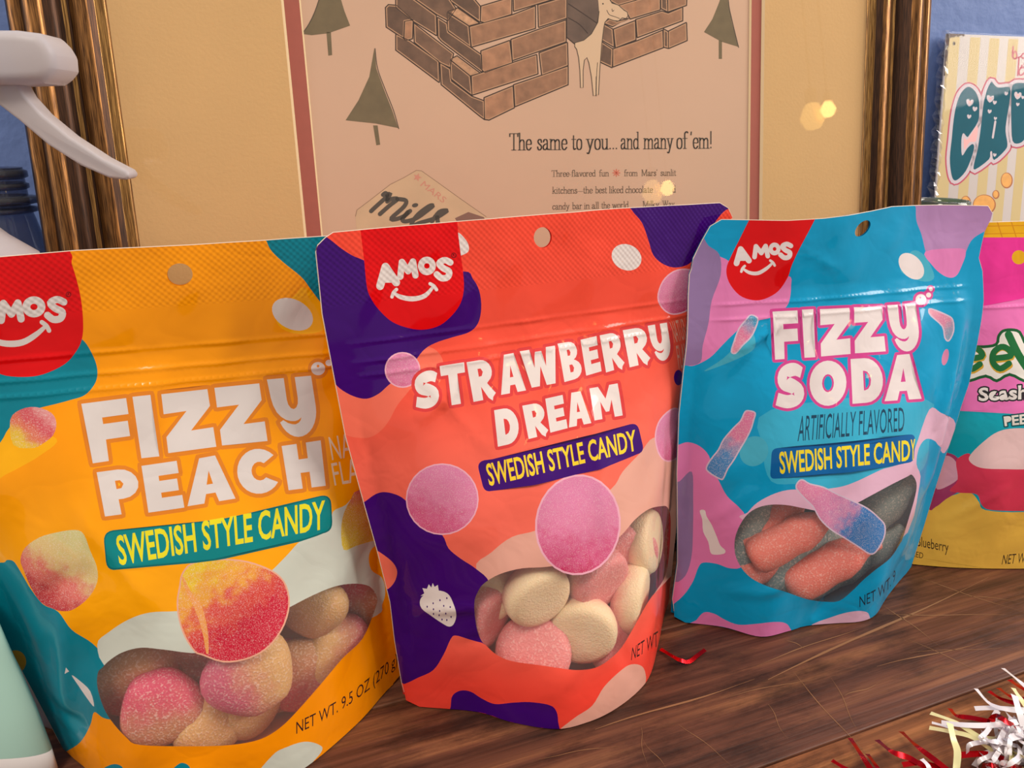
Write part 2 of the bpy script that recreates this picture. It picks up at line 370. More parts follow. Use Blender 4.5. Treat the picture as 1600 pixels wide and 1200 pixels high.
def wood_mat(name, seed, base, dark, light):
    m, nt, nd, lk = new_mat(name); b = N(nt, 'ShaderNodeBsdfPrincipled'); out = N(nt, 'ShaderNodeOutputMaterial'); lk.new(b.outputs[0], out.inputs[0])
    tc = N(nt, 'ShaderNodeTexCoord'); mp = N(nt, 'ShaderNodeMapping'); mp.inputs['Location'].default_value = (seed * 3.1, seed * 1.7, 0); mp.inputs['Scale'].default_value = (2.2, 42, 1); lk.new(tc.outputs['Object'], mp.inputs[0])
    nz = N(nt, 'ShaderNodeTexNoise', Scale=2.4, Detail=7.0, Roughness=.62); nz.inputs['Distortion'].default_value = .35; lk.new(mp.outputs[0], nz.inputs['Vector'])
    rp = N(nt, 'ShaderNodeValToRGB'); e = rp.color_ramp.elements; e[0].position = .30; e[0].color = lin(dark); e[1].position = .74; e[1].color = lin(light)
    q = e.new(.5); q.color = lin(base); lk.new(nz.outputs[0], rp.inputs[0])
    # darker worn patches
    mp2 = N(nt, 'ShaderNodeMapping'); mp2.inputs['Scale'].default_value = (9, 26, 1); mp2.inputs['Location'].default_value = (seed, 0, 0); lk.new(tc.outputs['Object'], mp2.inputs[0])
    n2 = N(nt, 'ShaderNodeTexNoise', Scale=1.6, Detail=6.0, Roughness=.7); lk.new(mp2.outputs[0], n2.inputs['Vector'])
    r2 = N(nt, 'ShaderNodeValToRGB'); r2.color_ramp.elements[0].position = .36; r2.color_ramp.elements[0].color = (1, 1, 1, 1); r2.color_ramp.elements[1].position = .52; r2.color_ramp.elements[1].color = (0, 0, 0, 1); lk.new(n2.outputs[0], r2.inputs[0])
    mx = N(nt, 'ShaderNodeMix', data_type='RGBA'); lk.new(M_(nt, 'MULTIPLY', r2.outputs[0], .7), mx.inputs[0]); lk.new(rp.outputs[0], mx.inputs[6]); mx.inputs[7].default_value = lin([v * .55 for v in dark])
    # fine streaks
    mp3 = N(nt, 'ShaderNodeMapping'); mp3.inputs['Scale'].default_value = (5, 420, 1); lk.new(tc.outputs['Object'], mp3.inputs[0])
    n3 = N(nt, 'ShaderNodeTexNoise', Scale=1.0, Detail=4.0, Roughness=.6); lk.new(mp3.outputs[0], n3.inputs['Vector'])
    mul = N(nt, 'ShaderNodeMix', data_type='RGBA'); mul.blend_type = 'OVERLAY'; mul.inputs[0].default_value = .75; lk.new(mx.outputs[2], mul.inputs[6]); lk.new(n3.outputs[0], mul.inputs[7])
    lk.new(mul.outputs[2], b.inputs['Base Color'])
    b.inputs['Roughness'].default_value = .46; b.inputs['Specular IOR Level'].default_value = .2
    bp = N(nt, 'ShaderNodeBump', Strength=.35, Distance=.0012); lk.new(n3.outputs[0], bp.inputs['Height']); lk.new(bp.outputs[0], b.inputs['Normal'])
    return m
TY = math.radians(20.5)
table = empty('wooden_table', (0, 0, 0), (0, 0, TY))
tag(table, 'dark brown worn wooden table with scratched plank top', 'table')
# plank edges across the table (metres along the local y of the grain); one seam is seen running past the tinsel
TX = np.array([math.cos(TY), math.sin(TY), 0]); TN = np.array([-math.sin(TY), math.cos(TY), 0])
seam = float(ground([(1440, 1108)])[0] @ TN)
edges = [e for e in [seam + k * .088 for k in range(-5, 6)] if e < .40] + [.430]
pal = [((104, 64, 46), (66, 39, 29), (150, 100, 64)), ((96, 58, 43), (62, 37, 28), (140, 92, 60)), ((134, 84, 52), (84, 50, 33), (174, 116, 70))]
for k in range(len(edges) - 1):
    c = pal[2] if k == 4 else pal[k % 2]
    V, F = box(-.75, .62, edges[k] + .0003, edges[k + 1] - .0003, -.032, 0)
    p = mesh_obj('plank', V, F, wood_mat('table_wood', k + 1, *c), table); bevel(p, .0008, 2)
m_leg = simple('dark_table_wood', (70, 46, 34), .5, noise=(12, .2))
V, F = box(-.70, .57, edges[0] + .02, edges[-1] - .02, -.10, -.0325); mesh_obj('apron', V, F, m_leg, table)
for x in (-.66, .50):
    for y in (edges[0] + .05, edges[-1] - .1):
        V, F = box(x, x + .06, y, y + .06, -.76, -.10); mesh_obj('leg', V, F, m_leg, table)
# scratches: shallow pale grooves in the varnish, lying on the planks
m_scr = simple('bare_wood_scratch', (136, 94, 60), .6)
for a, b_, w in (((1200, 1062), (1545, 903), 1.9), ((1180, 1040), (1360, 975), .7), ((1385, 960), (1600, 962), .8), ((1440, 905), (1600, 958), .8), ((1380, 945), (1470, 1010), .7), ((1240, 1052), (1370, 1200), .6), ((1300, 1060), (1345, 1150), .4), ((1420, 1000), (1590, 1075), .5), ((1130, 1090), (1290, 1056), .5),
                 ((1200, 1100), (1230, 1155), .35), ((1320, 1088), (1378, 1066), .7), ((1000, 1135), (1010, 1200), .3), ((1060, 1130), (1150, 1200), .45), ((840, 1185), (980, 1163), .4), ((1040, 1200), (1000, 1150), .3), ((1370, 1042), (1560, 998), .8), ((1420, 1020), (1600, 1010), .4), ((1230, 1000), (1262, 1015), .6), ((1500, 930), (1600, 940), .5), ((930, 1140), (1180, 1062), 1.2)):
    A, B = ground([a])[0], ground([b_])[0]; t = B - A; L = np.linalg.norm(t); t /= L; nn = np.array([-t[1], t[0], 0]); pts = []
    K = 9; VV, FF = [], []
    for i in range(K + 1):
        s = i / K; p = A + t * L * s + nn * .0006 * math.sin(7 * s + a[0]); h = w * .0005 * (math.sin(math.pi * min(1, s * 1.15 + .02)) * .7 + .12) * (.7 + .5 * rnd.random())
        VV += [p + nn * h + (0, 0, .00012), p - nn * h + (0, 0, .00012)]
        if i: FF.append((2 * i - 2, 2 * i - 1, 2 * i + 1, 2 * i))
    Rm = np.array([TX, TN, [0, 0, 1]])
    mesh_obj('scratch', [Rm @ np.asarray(v) for v in VV], FF, m_scr, table)

# ------------------------------------------------------------------ pouches
class Pouch:
    def __init__(s, o, yaw, left, right, top, G, D, zt=.165, bend=None, creases=(), knurl=None, zip_z=(), wr=.00035, seed=1, back=.75):
        s.o = np.array(o, float); a = math.radians(yaw); s.yaw = a
        s.X = np.array([math.cos(a), math.sin(a), 0]); s.Y = np.array([-math.sin(a), math.cos(a), 0])
        s.left = np.array(left); s.right = np.array(right); s.top = top; s.D = D; s.zt = zt; s.creases = creases; s.bend = bend; s.knurl = knurl; s.zip_z = zip_z; s.wr = wr; s.seed = seed; s.back = back
        g = sm(G, 6, False); s.Gx, s.Gy = g[:, 0], g[:, 1]
        s.l0, s.r0 = s.L(0.), s.R(0.)
    def L(s, z): return np.interp(z, s.left[:, 1], s.left[:, 0])
    def R(s, z): return np.interp(z, s.right[:, 1], s.right[:, 0])
    def common(s, x, z): return s.bend(x, z) if s.bend else 0 * x
    def b(s, x, z):
        l, r = s.L(z), s.R(z); sl = .0065
        u = np.clip((x - l - sl) / (r - l - 2 * sl), 0, 1)
        lens = 1 - np.abs(2 * u - 1) ** 2.3
        t = np.clip((x - l) / (r - l), 0, 1); g = np.interp(s.l0 + t * (s.r0 - s.l0), s.Gx, s.Gy)
        w = np.clip(1 - z / .075, 0, 1); w = w * w * (3 - 2 * w)
        q = np.clip(z / s.zt, 0, 1); h = (1 - q ** 1.7) ; h = h * h * (3 - 2 * h) * .45 + h * .55
        y = (w * g + (1 - w) * s.D * lens) * h
        env = np.clip(lens * 3, 0, 1) * np.clip((z - .004) / .02, 0, 1)
        for zz in s.zip_z: y = y + env * .00042 * np.exp(-((z - zz) / .0008) ** 2)
        k = s.seed
        y = y + env * s.wr * (np.sin(190 * x + 70 * z + k) + .8 * np.sin(-120 * x + 210 * z + 2 * k) + .5 * np.sin(330 * x - 150 * z + 3 * k))
        for (x0, z0, x1, z1, amp, sg) in s.creases:
            dx, dz = x1 - x0, z1 - z0; L2 = dx * dx + dz * dz; tt = ((x - x0) * dx + (z - z0) * dz) / L2
            d = np.abs((x - x0) * dz - (z - z0) * dx) / math.sqrt(L2); e = np.clip(1 - (2 * tt - 1) ** 2, 0, 1)
            y = y + amp * e * np.exp(-(d / sg) ** 2)
        return y
    def front(s, x, z): y = s.b(x, z); return .5 * (y + np.sqrt(y * y + 4e-7)) + s.common(x, z) + .0004
    def rear(s, x, z):
        l, r = s.L(z), s.R(z); u = np.clip((x - l - .0065) / (r - l - .013), 0, 1); lens = 1 - np.abs(2 * u - 1) ** 2.3
        q = np.clip(z / s.zt, 0, 1); return -s.D * s.back * lens * (1 - q ** 1.7) + s.common(x, z) - .0004
    def local(s, p): d = np.atleast_2d(p) - s.o; return np.c_[d @ s.X, d @ s.Y, d[:, 2]]
    def hit(s, px):
        d = ray(px); D = np.c_[d @ s.X, d @ s.Y, d[:, 2]]; C = s.local(CAM)[0]; y = np.zeros(len(D))
        for i in range(40):
            t = (-y - C[1]) / D[:, 1]; x = C[0] + t * D[:, 0]; z = C[2] + t * D[:, 2]
            y = y + .5 * (s.front(x, z) - y)
        return x, z, t, D, C
    def inv(s, px): x, z, *_ = s.hit(px); return np.c_[x, z] * 1000
    def flat(s, px):   # px -> seal plane
        d = ray(px); D = np.c_[d @ s.X, d @ s.Y, d[:, 2]]; C = s.local(CAM)[0]; t = -C[1] / D[:, 1]; return np.c_[C[0] + t * D[:, 0], C[2] + t * D[:, 2]]
    def inner(s, px, depth):
        x, z, t, D, C = s.hit([px]); return C + D[0] * (t[0] + depth)
    def normal(s, P, f, sgn):
        e = .0004; x, z = P[:, 0], P[:, 1]; fx = (f(x + e, z) - f(x - e, z)) / (2 * e); fz = (f(x, z + e) - f(x, z - e)) / (2 * e)
        n = np.c_[-fx, -np.ones(len(x)), -fz] * [1, 1, 1]; n = np.c_[-fx, -np.ones(len(x)), -fz]
        n /= np.linalg.norm(n, axis=1)[:, None]; return n
    def build(s, name, label, cat, ground_mat, shapes, hole_px, back_mat, edge_mat, group=None, win_mat=None):
        root = empty(name, s.o, (0, 0, s.yaw)); tag(root, label, cat, group); s.root = root
        z0 = .0007; c = .006
        bot = [(x, z0) for x in np.arange(s.l0 + c, s.r0 - c + 1e-6, .0025)]
        rt = [(s.r0 - .0012, .003)] + [(x, z) for x, z in zip(s.right[:, 0], s.right[:, 1]) if z > .008]
        lt = [(x, z) for x, z in zip(s.left[:, 0], s.left[:, 1]) if z > .008][::-1] + [(s.l0 + .0012, .003)]
        dom = np.array(bot + rt + list(s.top) + lt)
        # resample the outline so that it bends with the surface
        D2 = []
        for a, b2 in zip(dom, np.roll(dom, -1, 0)):
            n = max(1, int(np.linalg.norm(b2 - a) / .003)); D2 += [a + (b2 - a) * k / n for k in range(n)]
        dom = np.array(D2); dm = dom * 1000
        holes = [s.inv(hole_px)] if hole_px is not None else []
        gx = np.arange(s.left[:, 0].min(), s.right[:, 0].max(), .0024); gz = list(np.arange(.002, dom[:, 1].max(), .0024))
        for zz in s.zip_z: gz += list(np.arange(zz - .0024, zz + .0025, .0004))
        G = np.array([(x + .0003 * math.sin(z * 9e3), z) for x in gx for z in sorted(gz)]) * 1000; G = G[inside(G, [dm])]
        for sh in shapes: sh.loops = [s.inv(l) for l in sh.loops]
        P, T, ID = partition(dm, shapes, G, holes); P = P / 1000
        y = -s.front(P[:, 0], P[:, 1]); V3 = np.c_[P[:, 0], y, P[:, 1]]; NN = s.normal(P, s.front, 1)
        groups = {}
        for i, sh in enumerate(shapes):
            key = sh.group + ('|%d' % (sh.pair if sh.pair is not None else i) if sh.group in ('print_blob', 'printed_candy') else '')
            groups.setdefault(key, []).append(i)
        def emit(nm, ids, parent):
            sel = np.isin(ID, ids); t = T[sel]
            if not len(t): return None
            u, invx = np.unique(t, return_inverse=True); t2 = invx.reshape(t.shape)
            me = bpy.data.meshes.new(nm); me.from_pydata(V3[u].tolist(), [], t2.tolist()); me.update()
            mats = []; idx = []
            for k in ID[sel]:
                m = ground_mat if k < 0 else shapes[k].mat
                if m not in mats: mats.append(m)
                idx.append(mats.index(m))
            for m in mats: me.materials.append(m)
            me.polygons.foreach_set('material_index', idx); me.polygons.foreach_set('use_smooth', [True] * len(t2))
            me.normals_split_custom_set_from_vertices(NN[u].tolist())
            ob = bpy.data.objects.new(nm, me); COL.objects.link(ob); ob.parent = parent; return ob
        fp = emit('front_panel', [-1], root)
        for g, ids in groups.items(): g = g.split('|')[0]; emit(g, ids, root if g == 'window_film' else fp)
        # rear panel
        g2 = G[::2]; P2, T2, _ = partition(dm, [], g2, holes); P2 = P2 / 1000
        mesh_obj('back_panel', np.c_[P2[:, 0], -s.rear(P2[:, 0], P2[:, 1]), P2[:, 1]], T2[:, ::-1], back_mat, root, True)
        # folded gusset under the sweets
        xs = np.linspace(s.l0 + .0062, s.r0 - .0062, 40); VV, FF = [], []
        for x in xs:
            ya, yb = -float(s.front(np.array([x]), np.array([z0]))[0]), -float(s.rear(np.array([x]), np.array([z0]))[0])
            for k in range(6): q = k / 5; VV.append((x, ya + (yb - ya) * q, z0 + .004 * math.sin(math.pi * q)))
        for i in range(39):
            for k in range(5): FF.append((i * 6 + k, i * 6 + k + 1, i * 6 + k + 7, i * 6 + k + 6))
        mesh_obj('gusset', VV, FF, back_mat, root, True)
        # cut edge of the seal
        a = np.c_[dom[:, 0], -s.front(dom[:, 0], dom[:, 1]) + .0002, dom[:, 1]]; a = a[dom[:, 1] > .006]
        k0 = int(np.argmax(np.linalg.norm(np.diff(np.vstack([a, a[:1]]), axis=0), axis=1))); a = np.roll(a, -(k0 + 1), 0)
        tube('seal_edge', a, .00022, edge_mat, root, 6)
        return root

WHITE = (236, 228, 222)
def title(shapes, word_quads, letter_mat, outline_mat, r, counter_mat=None, names=('title_outline', 'title_lettering')):
    gl = [(ch, glyph(ch, q)) for ch, q in word_quads]
    shapes.append(Shape(names[0], outline_mat, [grow(sm(g[0], 1), r) if area2(np.array(g[0])) > 0 else grow(np.array(g[0])[::-1], r) for ch, g in gl]))
    for ch, g in gl:
        shapes.append(Shape(names[1], letter_mat, g, 'eo'))
        for h in g[1:]:
            hh = np.array(h); shapes.append(Shape(names[0], outline_mat, [hh]))
            if counter_mat:
                h2 = grow(hh, -r * .62)
                if area2(h2) * area2(hh) > 0 and abs(area2(h2)) > 12: shapes.append(Shape('print_blob', counter_mat, [h2]))
def amos(shapes, cells, mat, smile, sw, reg=None, dark=None):
    """round-ended brand letters; cells = four boxes (x0,y0,x1,y1) of A M O S"""
    sk = {'A': [[(.14, .88), (.38, .14), (.86, .74)], [(.30, .60), (.62, .60)]], 'M': [[(.14, .86), (.22, .16), (.52, .60), (.76, .14), (.88, .80)]], 'S': [[(.85, .22), (.55, .12), (.25, .25), (.45, .45), (.78, .60), (.70, .84), (.38, .88), (.12, .72)]]}
    for ch, (x0, y0, x1, y1) in zip('AMOS', cells):
        w, h = x1 - x0, y1 - y0
        if ch == 'O':
            shapes.append(Shape('brand_lettering', mat, [ell(x0 + w / 2, y0 + h / 2, w / 2, h / 2), ell(x0 + w / 2, y0 + h / 2, w * .16, h * .15, n=12)], 'eo')); continue
        for p in sk[ch]:
            pts = [(x0 + a * w, y0 + b * h) for a, b in p]
            if ch == 'S': shapes.append(Shape('brand_lettering', mat, [stroke(pts, h * .135)]))
            else:
                for e0, e1 in zip(pts, pts[1:]): shapes.append(Shape('brand_lettering', mat, [stroke([e0, e1], h * .15, False)]))
    shapes.append(Shape('brand_lettering', mat, [stroke(smile, [sw * .6, sw, sw * 1.1, sw, sw * .6])]))
    for i, j in ((0, 1), (-1, -2)):
        e = np.array(smile[i], float); d = e - np.array(smile[j], float); d /= np.linalg.norm(d); n = np.array([-d[1], d[0]])
        shapes.append(Shape('brand_lettering', mat, [stroke([e - n * sw * 1.9, e + d * sw * .4, e + n * sw * 1.9], sw * .75)]))
    if reg:
        shapes.append(Shape('brand_lettering', dark, [ell(*reg, 4.2, 4.2, n=14), ell(*reg, 3.1, 3.1, n=14)], 'eo'))
        shapes += [Shape('brand_lettering', dark, [l]) for l in text_quad('R', [(reg[0] - 1.5, reg[1] - 2), (reg[0] + 1.5, reg[1] - 2), (reg[0] + 1.5, reg[1] + 2), (reg[0] - 1.5, reg[1] + 2)])[:1]]
def rrect(q, r):
    """rounded quad given TL TR BR BL px"""
    out = []; Q = [np.array(p, float) for p in q]
    for i in range(4):
        a, b, c = Q[i - 1], Q[i], Q[(i + 1) % 4]; p0 = b + (a - b) / np.linalg.norm(a - b) * r; p2 = b + (c - b) / np.linalg.norm(c - b) * r
        for t in np.linspace(0, 1, 6): out.append((1 - t) ** 2 * p0 + 2 * t * (1 - t) * b + t * t * p2)
    return np.array(out)
win = clear_film('clear_window_film', .06)

# ------------------------------------------------------------------ pouch 1: yellow
o1 = ground([(632, 1055)])[0]
B1 = Pouch(o1, 17.7, [(-.146, 0), (-.154, .06), (-.166, .14), (-.175, .2015)], [(0, 0), (-.001, .04), (-.002, .08), (.002, .14), (.006, .2045)],
           [(.004, .2095), (-.002, .2115), (-.021, .2110), (-.065, .2100), (-.102, .2099), (-.125, .2088), (-.168, .2080), (-.173, .2065)],
           [(-.146, 0), (-.142, .004), (-.135, .012), (-.122, .027), (-.105, .040), (-.085, .046), (-.062, .044), (-.047, .0397), (-.0245, .023), (-.010, .008), (0, 0)], .043, zt=.172,
           creases=[(-.138, .02, -.125, .085, .0022, .004), (-.145, .03, -.125, .03, -.0015, .004), (-.125, .075, -.10, .15, .0010, .0034), (-.118, .125, -.09, .08, .0008, .0032), (-.135, .085, -.112, .10, -.0016, .0045), (-.03, .01, -.012, .09, -.0012, .004), (-.11, .004, -.08, .02, .001, .004)],
           knurl=.1885, zip_z=(.1735, .166, .1605), seed=1)
k1 = B1.knurl
OR = (255, 158, 0); TEAL = (0, 130, 150); YEL = (255, 182, 10); MINT = (206, 211, 199); RED = (226, 0, 8); WH1 = (222, 213, 210)
S = []
add = lambda g, c, loops, rule='nz', **k: S.append(Shape(g, film(c, knurl=k1, **k), loops, rule))
add('print_blob', YEL, [sm([(0,692),(16,667),(88,685),(62,712),(22,735),(0,748),(-40,790),(-60,740)])])
add('print_blob', TEAL, [sm([(-60,495),(100,520),(128,530),(144,553),(152,577),(149,598),(133,617),(110,625),(88,631),(53,640),(30,652),(12,672),(0,692),(-40,740),(-120,760),(-120,500)])])
add('print_blob', TEAL, [sm([(-60,870),(0,879),(11,875),(21,877),(29,888),(40,907),(48,920),(67,944),(91,956),(112,984),(144,1005),(168,1032),(182,1060),(182,1118),(173,1124),(160,1121),(147,1113),(141,1133),(125,1160),(96,1179),(60,1205),(-80,1230),(-140,1000)])])
add('print_blob', (190, 140, 40), [ell(24, 1034, 17, 18)])
add('print_blob', WH1, [sm([(112,1055),(125,1064),(141,1080),(147,1104),(136,1091),(123,1072)], 3)]); add('print_blob', WH1, [[(103,1043),(108,1049),(101,1053)]])
add('print_blob', TEAL, [sm([(160,1205),(168,1197),(181,1194),(192,1200),(190,1216)])]); add('print_blob', TEAL, [sm([(268,1207),(275,1197),(285,1192),(296,1198),(300,1215)])])
add('print_blob', YEL, [sm([(476,449),(503,478),(506,515),(460,521),(433,505),(440,480),(460,462)])])
add('print_blob', TEAL, [sm([(416,366),(417,378),(425,393),(444,411),(471,433),(487,454),(503,475),(540,520),(640,500),(640,350),(500,355)], 4)])
add('print_blob', WH1, [ell(457, 491, 34, 23, 27)])
add('print_blob', MINT, [sm([(152,1008),(171,987),(203,967),(235,957),(275,955),(330,950),(400,910),(425,891),(449,867),(473,843),(513,829),(520,800),(540,789),(570,765),(640,780),(640,850),(592,851),(577,866),(580,890),(597,903),(602,925),(597,945),(588,962),(500,1000),(300,1100),(176,1050)], 4)])
add('print_blob', MINT, [sm([(395,1225),(425,1181),(449,1167),(476,1159),(497,1163),(503,1173),(480,1200),(440,1240)])])
wpx = sm([(153,1051),(160,1043),(171,1032),(192,1019),(221,1012),(256,1015),(315,1020),(370,1000),(420,965),(452,949),(487,931),(521,917),(551,912),(577,916),(589,933),(587,949),(567,997),(535,1029),(503,1067),(468,1107),(439,1136),(407,1155),(361,1164),(300,1166),(219,1164),(197,1152),(173,1125),(160,1101),(152,1072)], 4)
S.append(Shape('window_film', win, [wpx]))
g1 = lambda a, b: (tuple(B1.inv([a])[0] / 1000), tuple(B1.inv([b])[0] / 1000))
def gadd(S, B, g, c, loops, a, b, cs, knurl=None, speck=.6, pair=None):
    p0, p1 = (tuple((B.inv([q])[0] / 1000).round(5)) for q in (a, b)); S.append(Shape(g, film(c, knurl=knurl, grad=(p0, p1, cs), speck=speck), loops, pair=pair))
PY, PO, PR, PK = (240, 200, 40), (238, 165, 60), (208, 32, 62), (226, 120, 150)
bigc = sm([(284,896),(300,879),(335,873),(377,875),(407,883),(433,896),(448,915),(453,944),(445,976),(428,1003),(407,1021),(380,1032),(348,1035),(316,1024),(304,1019),(288,995),(279,968),(276,941),(280,915)], 3)
add('printed_candy', (236, 176, 150), [bigc]); PB = len(S) - 1; gadd(S, B1, 'printed_candy', PY, [grow(bigc, -2.5)], (310, 880), (400, 1020), [PO, (222, 80, 70), PR, PR], k1, pair=PB)
add('printed_candy', (240, 160, 84), [stroke([(285,902),(296,928),(310,950),(320,985),(324,1020)], [1.5, 3.5, 6, 4.5, 2])], speck=.7); S[-1].pair = PB
lc = sm([(39,856),(61,840),(88,832),(117,828),(131,835),(141,861),(151,885),(152,909),(139,933),(117,951),(101,955),(85,952),(64,941),(48,917),(37,891),(32,875)], 3)
gadd(S, B1, 'printed_candy', (190, 50, 60), [lc], (70, 935), (120, 845), [(222, 110, 100), (225, 195, 130), (215, 205, 140)], k1)
gadd(S, B1, 'printed_candy', (235, 195, 60), [sm([(16,656),(32,640),(56,636),(80,645),(88,661),(83,680),(67,693),(51,700),(21,695)], 3)], (30, 690), (75, 645), [(225, 120, 90), (215, 90, 100), (228, 150, 150)], k1)
gadd(S, B1, 'printed_candy', (220, 190, 60), [sm([(563,765),(548,781),(537,803),(533,829),(537,859),(556,853),(583,845),(640,830),(640,760)], 3)], (545, 850), (590, 770), [(215, 165, 60), (205, 90, 90)], k1)
OUT1 = (226, 132, 36)
W1 = [('F', [(127,631),(197,622),(211,714),(145,724)]), ('I', [(207,620),(235,617),(249,713),(221,716)]), ('Z', [(252,616),(324,608),(338,698),(263,708)]), ('Z', [(335,606),(405,599),(418,689),(347,696)]), ('Y', [(417,593),(486,587),(500,678),(430,688)]),
      ('P', [(151,738),(211,730),(226,799),(164,807)]), ('E', [(221,728),(276,720),(288,793),(232,801)]), ('A', [(296,719),(350,709),(368,779),(293,791)]), ('C', [(366,706),(432,697),(444,765),(376,777)]), ('H', [(440,697),(501,688),(509,759),(451,766)])]
for c_, r_ in (((497, 576), 16), ((514, 567), 10)): add('title_outline', OUT1, [ell(*c_, r_, r_)])
title(S, W1, film(WH1, knurl=k1), film(OUT1, knurl=k1), 6.5, film(YEL, knurl=k1))
for c_, r_ in (((497, 576), 11), ((514, 567), 5.5)): add('title_lettering', WH1, [ell(*c_, r_, r_ - .6)])
add('title_outline', OUT1, [ell(497, 572, 2.2, 2.2, n=10)])
for t_, q in (('NAT', [(513,683),(560,675),(566,711),(519,719)]), ('FLAV', [(517,724),(572,713),(579,750),(523,759)])): S.append(Shape('side_lettering', film((236, 216, 190), knurl=k1), text_quad(t_, q)))
add('banner', (0, 110, 112), [rrect([(161,831),(517,772),(520,831),(167,893)], 16)]); add('banner', (0, 134, 138), [rrect([(163,833),(515,774),(517.5,829),(169,890)], 15)])
S.append(Shape('banner_lettering', film((236, 224, 36), knurl=k1), text_quad('SWEDISH STYLE CANDY', [(180,837),(508,781),(508,827),(187,884)], .02)))
badge = sm([(-45,412),(30,403),(106,396),(112,412),(120,438),(127,470),(130,505),(128,530),(119,549),(101,569),(67,585),(35,589),(2,585),(-14,570),(-28,545),(-34,500)], 4)
badge[:12] = badge[:12]; add('brand_badge', RED, [np.vstack([[(-48,395),(102,380)], badge[9:]])])
amos(S, [(-42,474,-2,516),(-4,468,38,506),(35,463,71,496),(70,463,105,504)], film(WH1, knurl=k1), [(-26,520),(-12,531),(10,537),(35,535),(56,523),(71,510)], 4.6, (107,460), film((90, 10, 20), knurl=k1))
S.append(Shape('net_weight_lettering', film((52, 24, 30), knurl=k1), text_path('NET WT. 9.5 OZ (270 g)', [(463,1153),(500,1135),(540,1111),(580,1081),(621,1044)], 25)))
B1.build('candy_pouch', 'yellow orange candy pouch reading FIZZY PEACH with teal banner', 'candy pouch',
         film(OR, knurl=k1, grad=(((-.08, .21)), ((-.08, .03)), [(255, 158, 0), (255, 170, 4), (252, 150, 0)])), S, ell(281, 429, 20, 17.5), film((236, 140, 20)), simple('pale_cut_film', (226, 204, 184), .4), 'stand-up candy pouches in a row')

# ------------------------------------------------------------------ pouch 2: coral
o2 = ground([(627, 1095)])[0]
B2 = Pouch(o2, 27, [(0, 0), (0, .01), (0, .02)], [(.158, 0), (.158, .01)], [], [(0, 0), (.0036, .0057), (.0284, .0218), (.04, .0343), (.056, .0467), (.07, .0498), (.0845, .0495), (.102, .0453), (.1156, .0382), (.1337, .0217), (.150, .006), (.158, 0)], .044, zt=.172,
           creases=[(.005, .052, .035, .060, .0018, .003), (.02, .035, .05, .055, -.0015, .003), (.085, .075, .09, .14, .0009, .003), (.06, .02, .078, .05, .0015, .004), (.012, .14, .035, .155, .0012, .003), (.10, .004, .085, .04, -.001, .004), (.01, .165, .04, .125, .0008, .003), (.125, .02, .14, .12, -.0012, .004)],
           knurl=.1885, zip_z=(.1735, .166, .1605), seed=2)
lf = B2.flat([(493,393),(503,490),(520,580),(539,679),(568,785),(589,860),(609,940),(616,999),(627,1065)])
B2.left = np.array([(0, 0)] + [(float(x), float(z)) for x, z in lf[::-1]]); B2.right = np.array([(.155, 0), (.155, .05), (.158, .12), (.1690, .2080)])
B2.l0, B2.r0 = 0., .155; B2.Gx = B2.Gx * .155 / .158
tp = B2.flat([(1143,340),(1136,325),(1123,317),(960,326),(800,339),(640,352),(520,363),(508,371),(496,383)]); B2.top = [tuple(p) for p in tp]
k2 = B2.knurl; S = []
add = lambda g, c, loops, rule='nz', **k: S.append(Shape(g, film(c, knurl=k2, **k), loops, rule))
COR = (252, 78, 54); SAL = (252, 118, 94); PUR = (62, 0, 114); PALE = (232, 170, 152); RD2 = (232, 0, 8); WH2 = (238, 226, 222)
add('print_blob', SAL, [sm([(500,590),(640,600),(640,609),(621,633),(608,657),(595,673),(579,683),(560,684),(539,679),(510,660)])])
add('print_blob', SAL, [ell(664, 575, 30, 34)])
add('print_blob', PUR, [sm([(470,350),(508,369),(533,388),(552,400),(569,407),(640,440),(723,424),(739,436),(749,455),(752,481),(747,505),(733,519),(707,527),(680,536),(661,548),(640,575),(608,601),(592,615),(573,623),(552,619),(531,607),(515,590),(480,560)], 4)])
add('print_blob', PUR, [sm([(980,305),(987,328),(1003,348),(1013,375),(1021,399),(1037,413),(1056,418),(1077,412),(1093,393),(1107,364),(1121,342),(1133,329),(1150,318),(1120,295)], 4)])
add('print_blob', WH2, [sm([(714,364),(728,375),(733,388),(728,396),(712,398)], 4)]); add('print_blob', WH2, [ell(979, 402, 24, 20, 25)])
add('print_blob', PUR, [ell(1060, 590, 7, 12)])
add('print_blob', PALE, [sm([(744,890),(768,863),(800,839),(840,828),(900,800),(955,764),(973,737),(1000,708),(1021,684),(1050,690),(1062,720),(1056,760),(1058,800),(1050,900),(950,950),(800,950)], 4)])
add('print_blob', PUR, [sm([(540,800),(568,785),(587,772),(603,769),(624,775),(640,788),(665,815),(691,836),(701,857),(720,873),(744,889),(765,911),(770,960),(760,1003),(752,1004),(733,999),(712,993),(704,999),(693,1023),(677,1047),(653,1059),(631,1069),(590,1080),(560,950)], 4)])
add('print_blob', SAL, [sm([(570,850),(589,860),(611,876),(620,890),(619,903),(613,914),(602,922),(570,930)], 4)])
add('print_blob', PUR, [sm([(704,1105),(707,1087),(720,1079),(736,1081),(752,1091),(773,1100),(800,1098),(827,1097),(856,1101),(868,1109),(872,1127),(868,1160),(780,1170),(700,1140)], 4)])
add('print_blob', PALE, [sm([(870,1150),(896,1123),(925,1103),(944,1073),(971,1047),(987,1038),(1003,1041),(1009,1055),(1007,1072),(990,1110),(930,1160)], 4)])
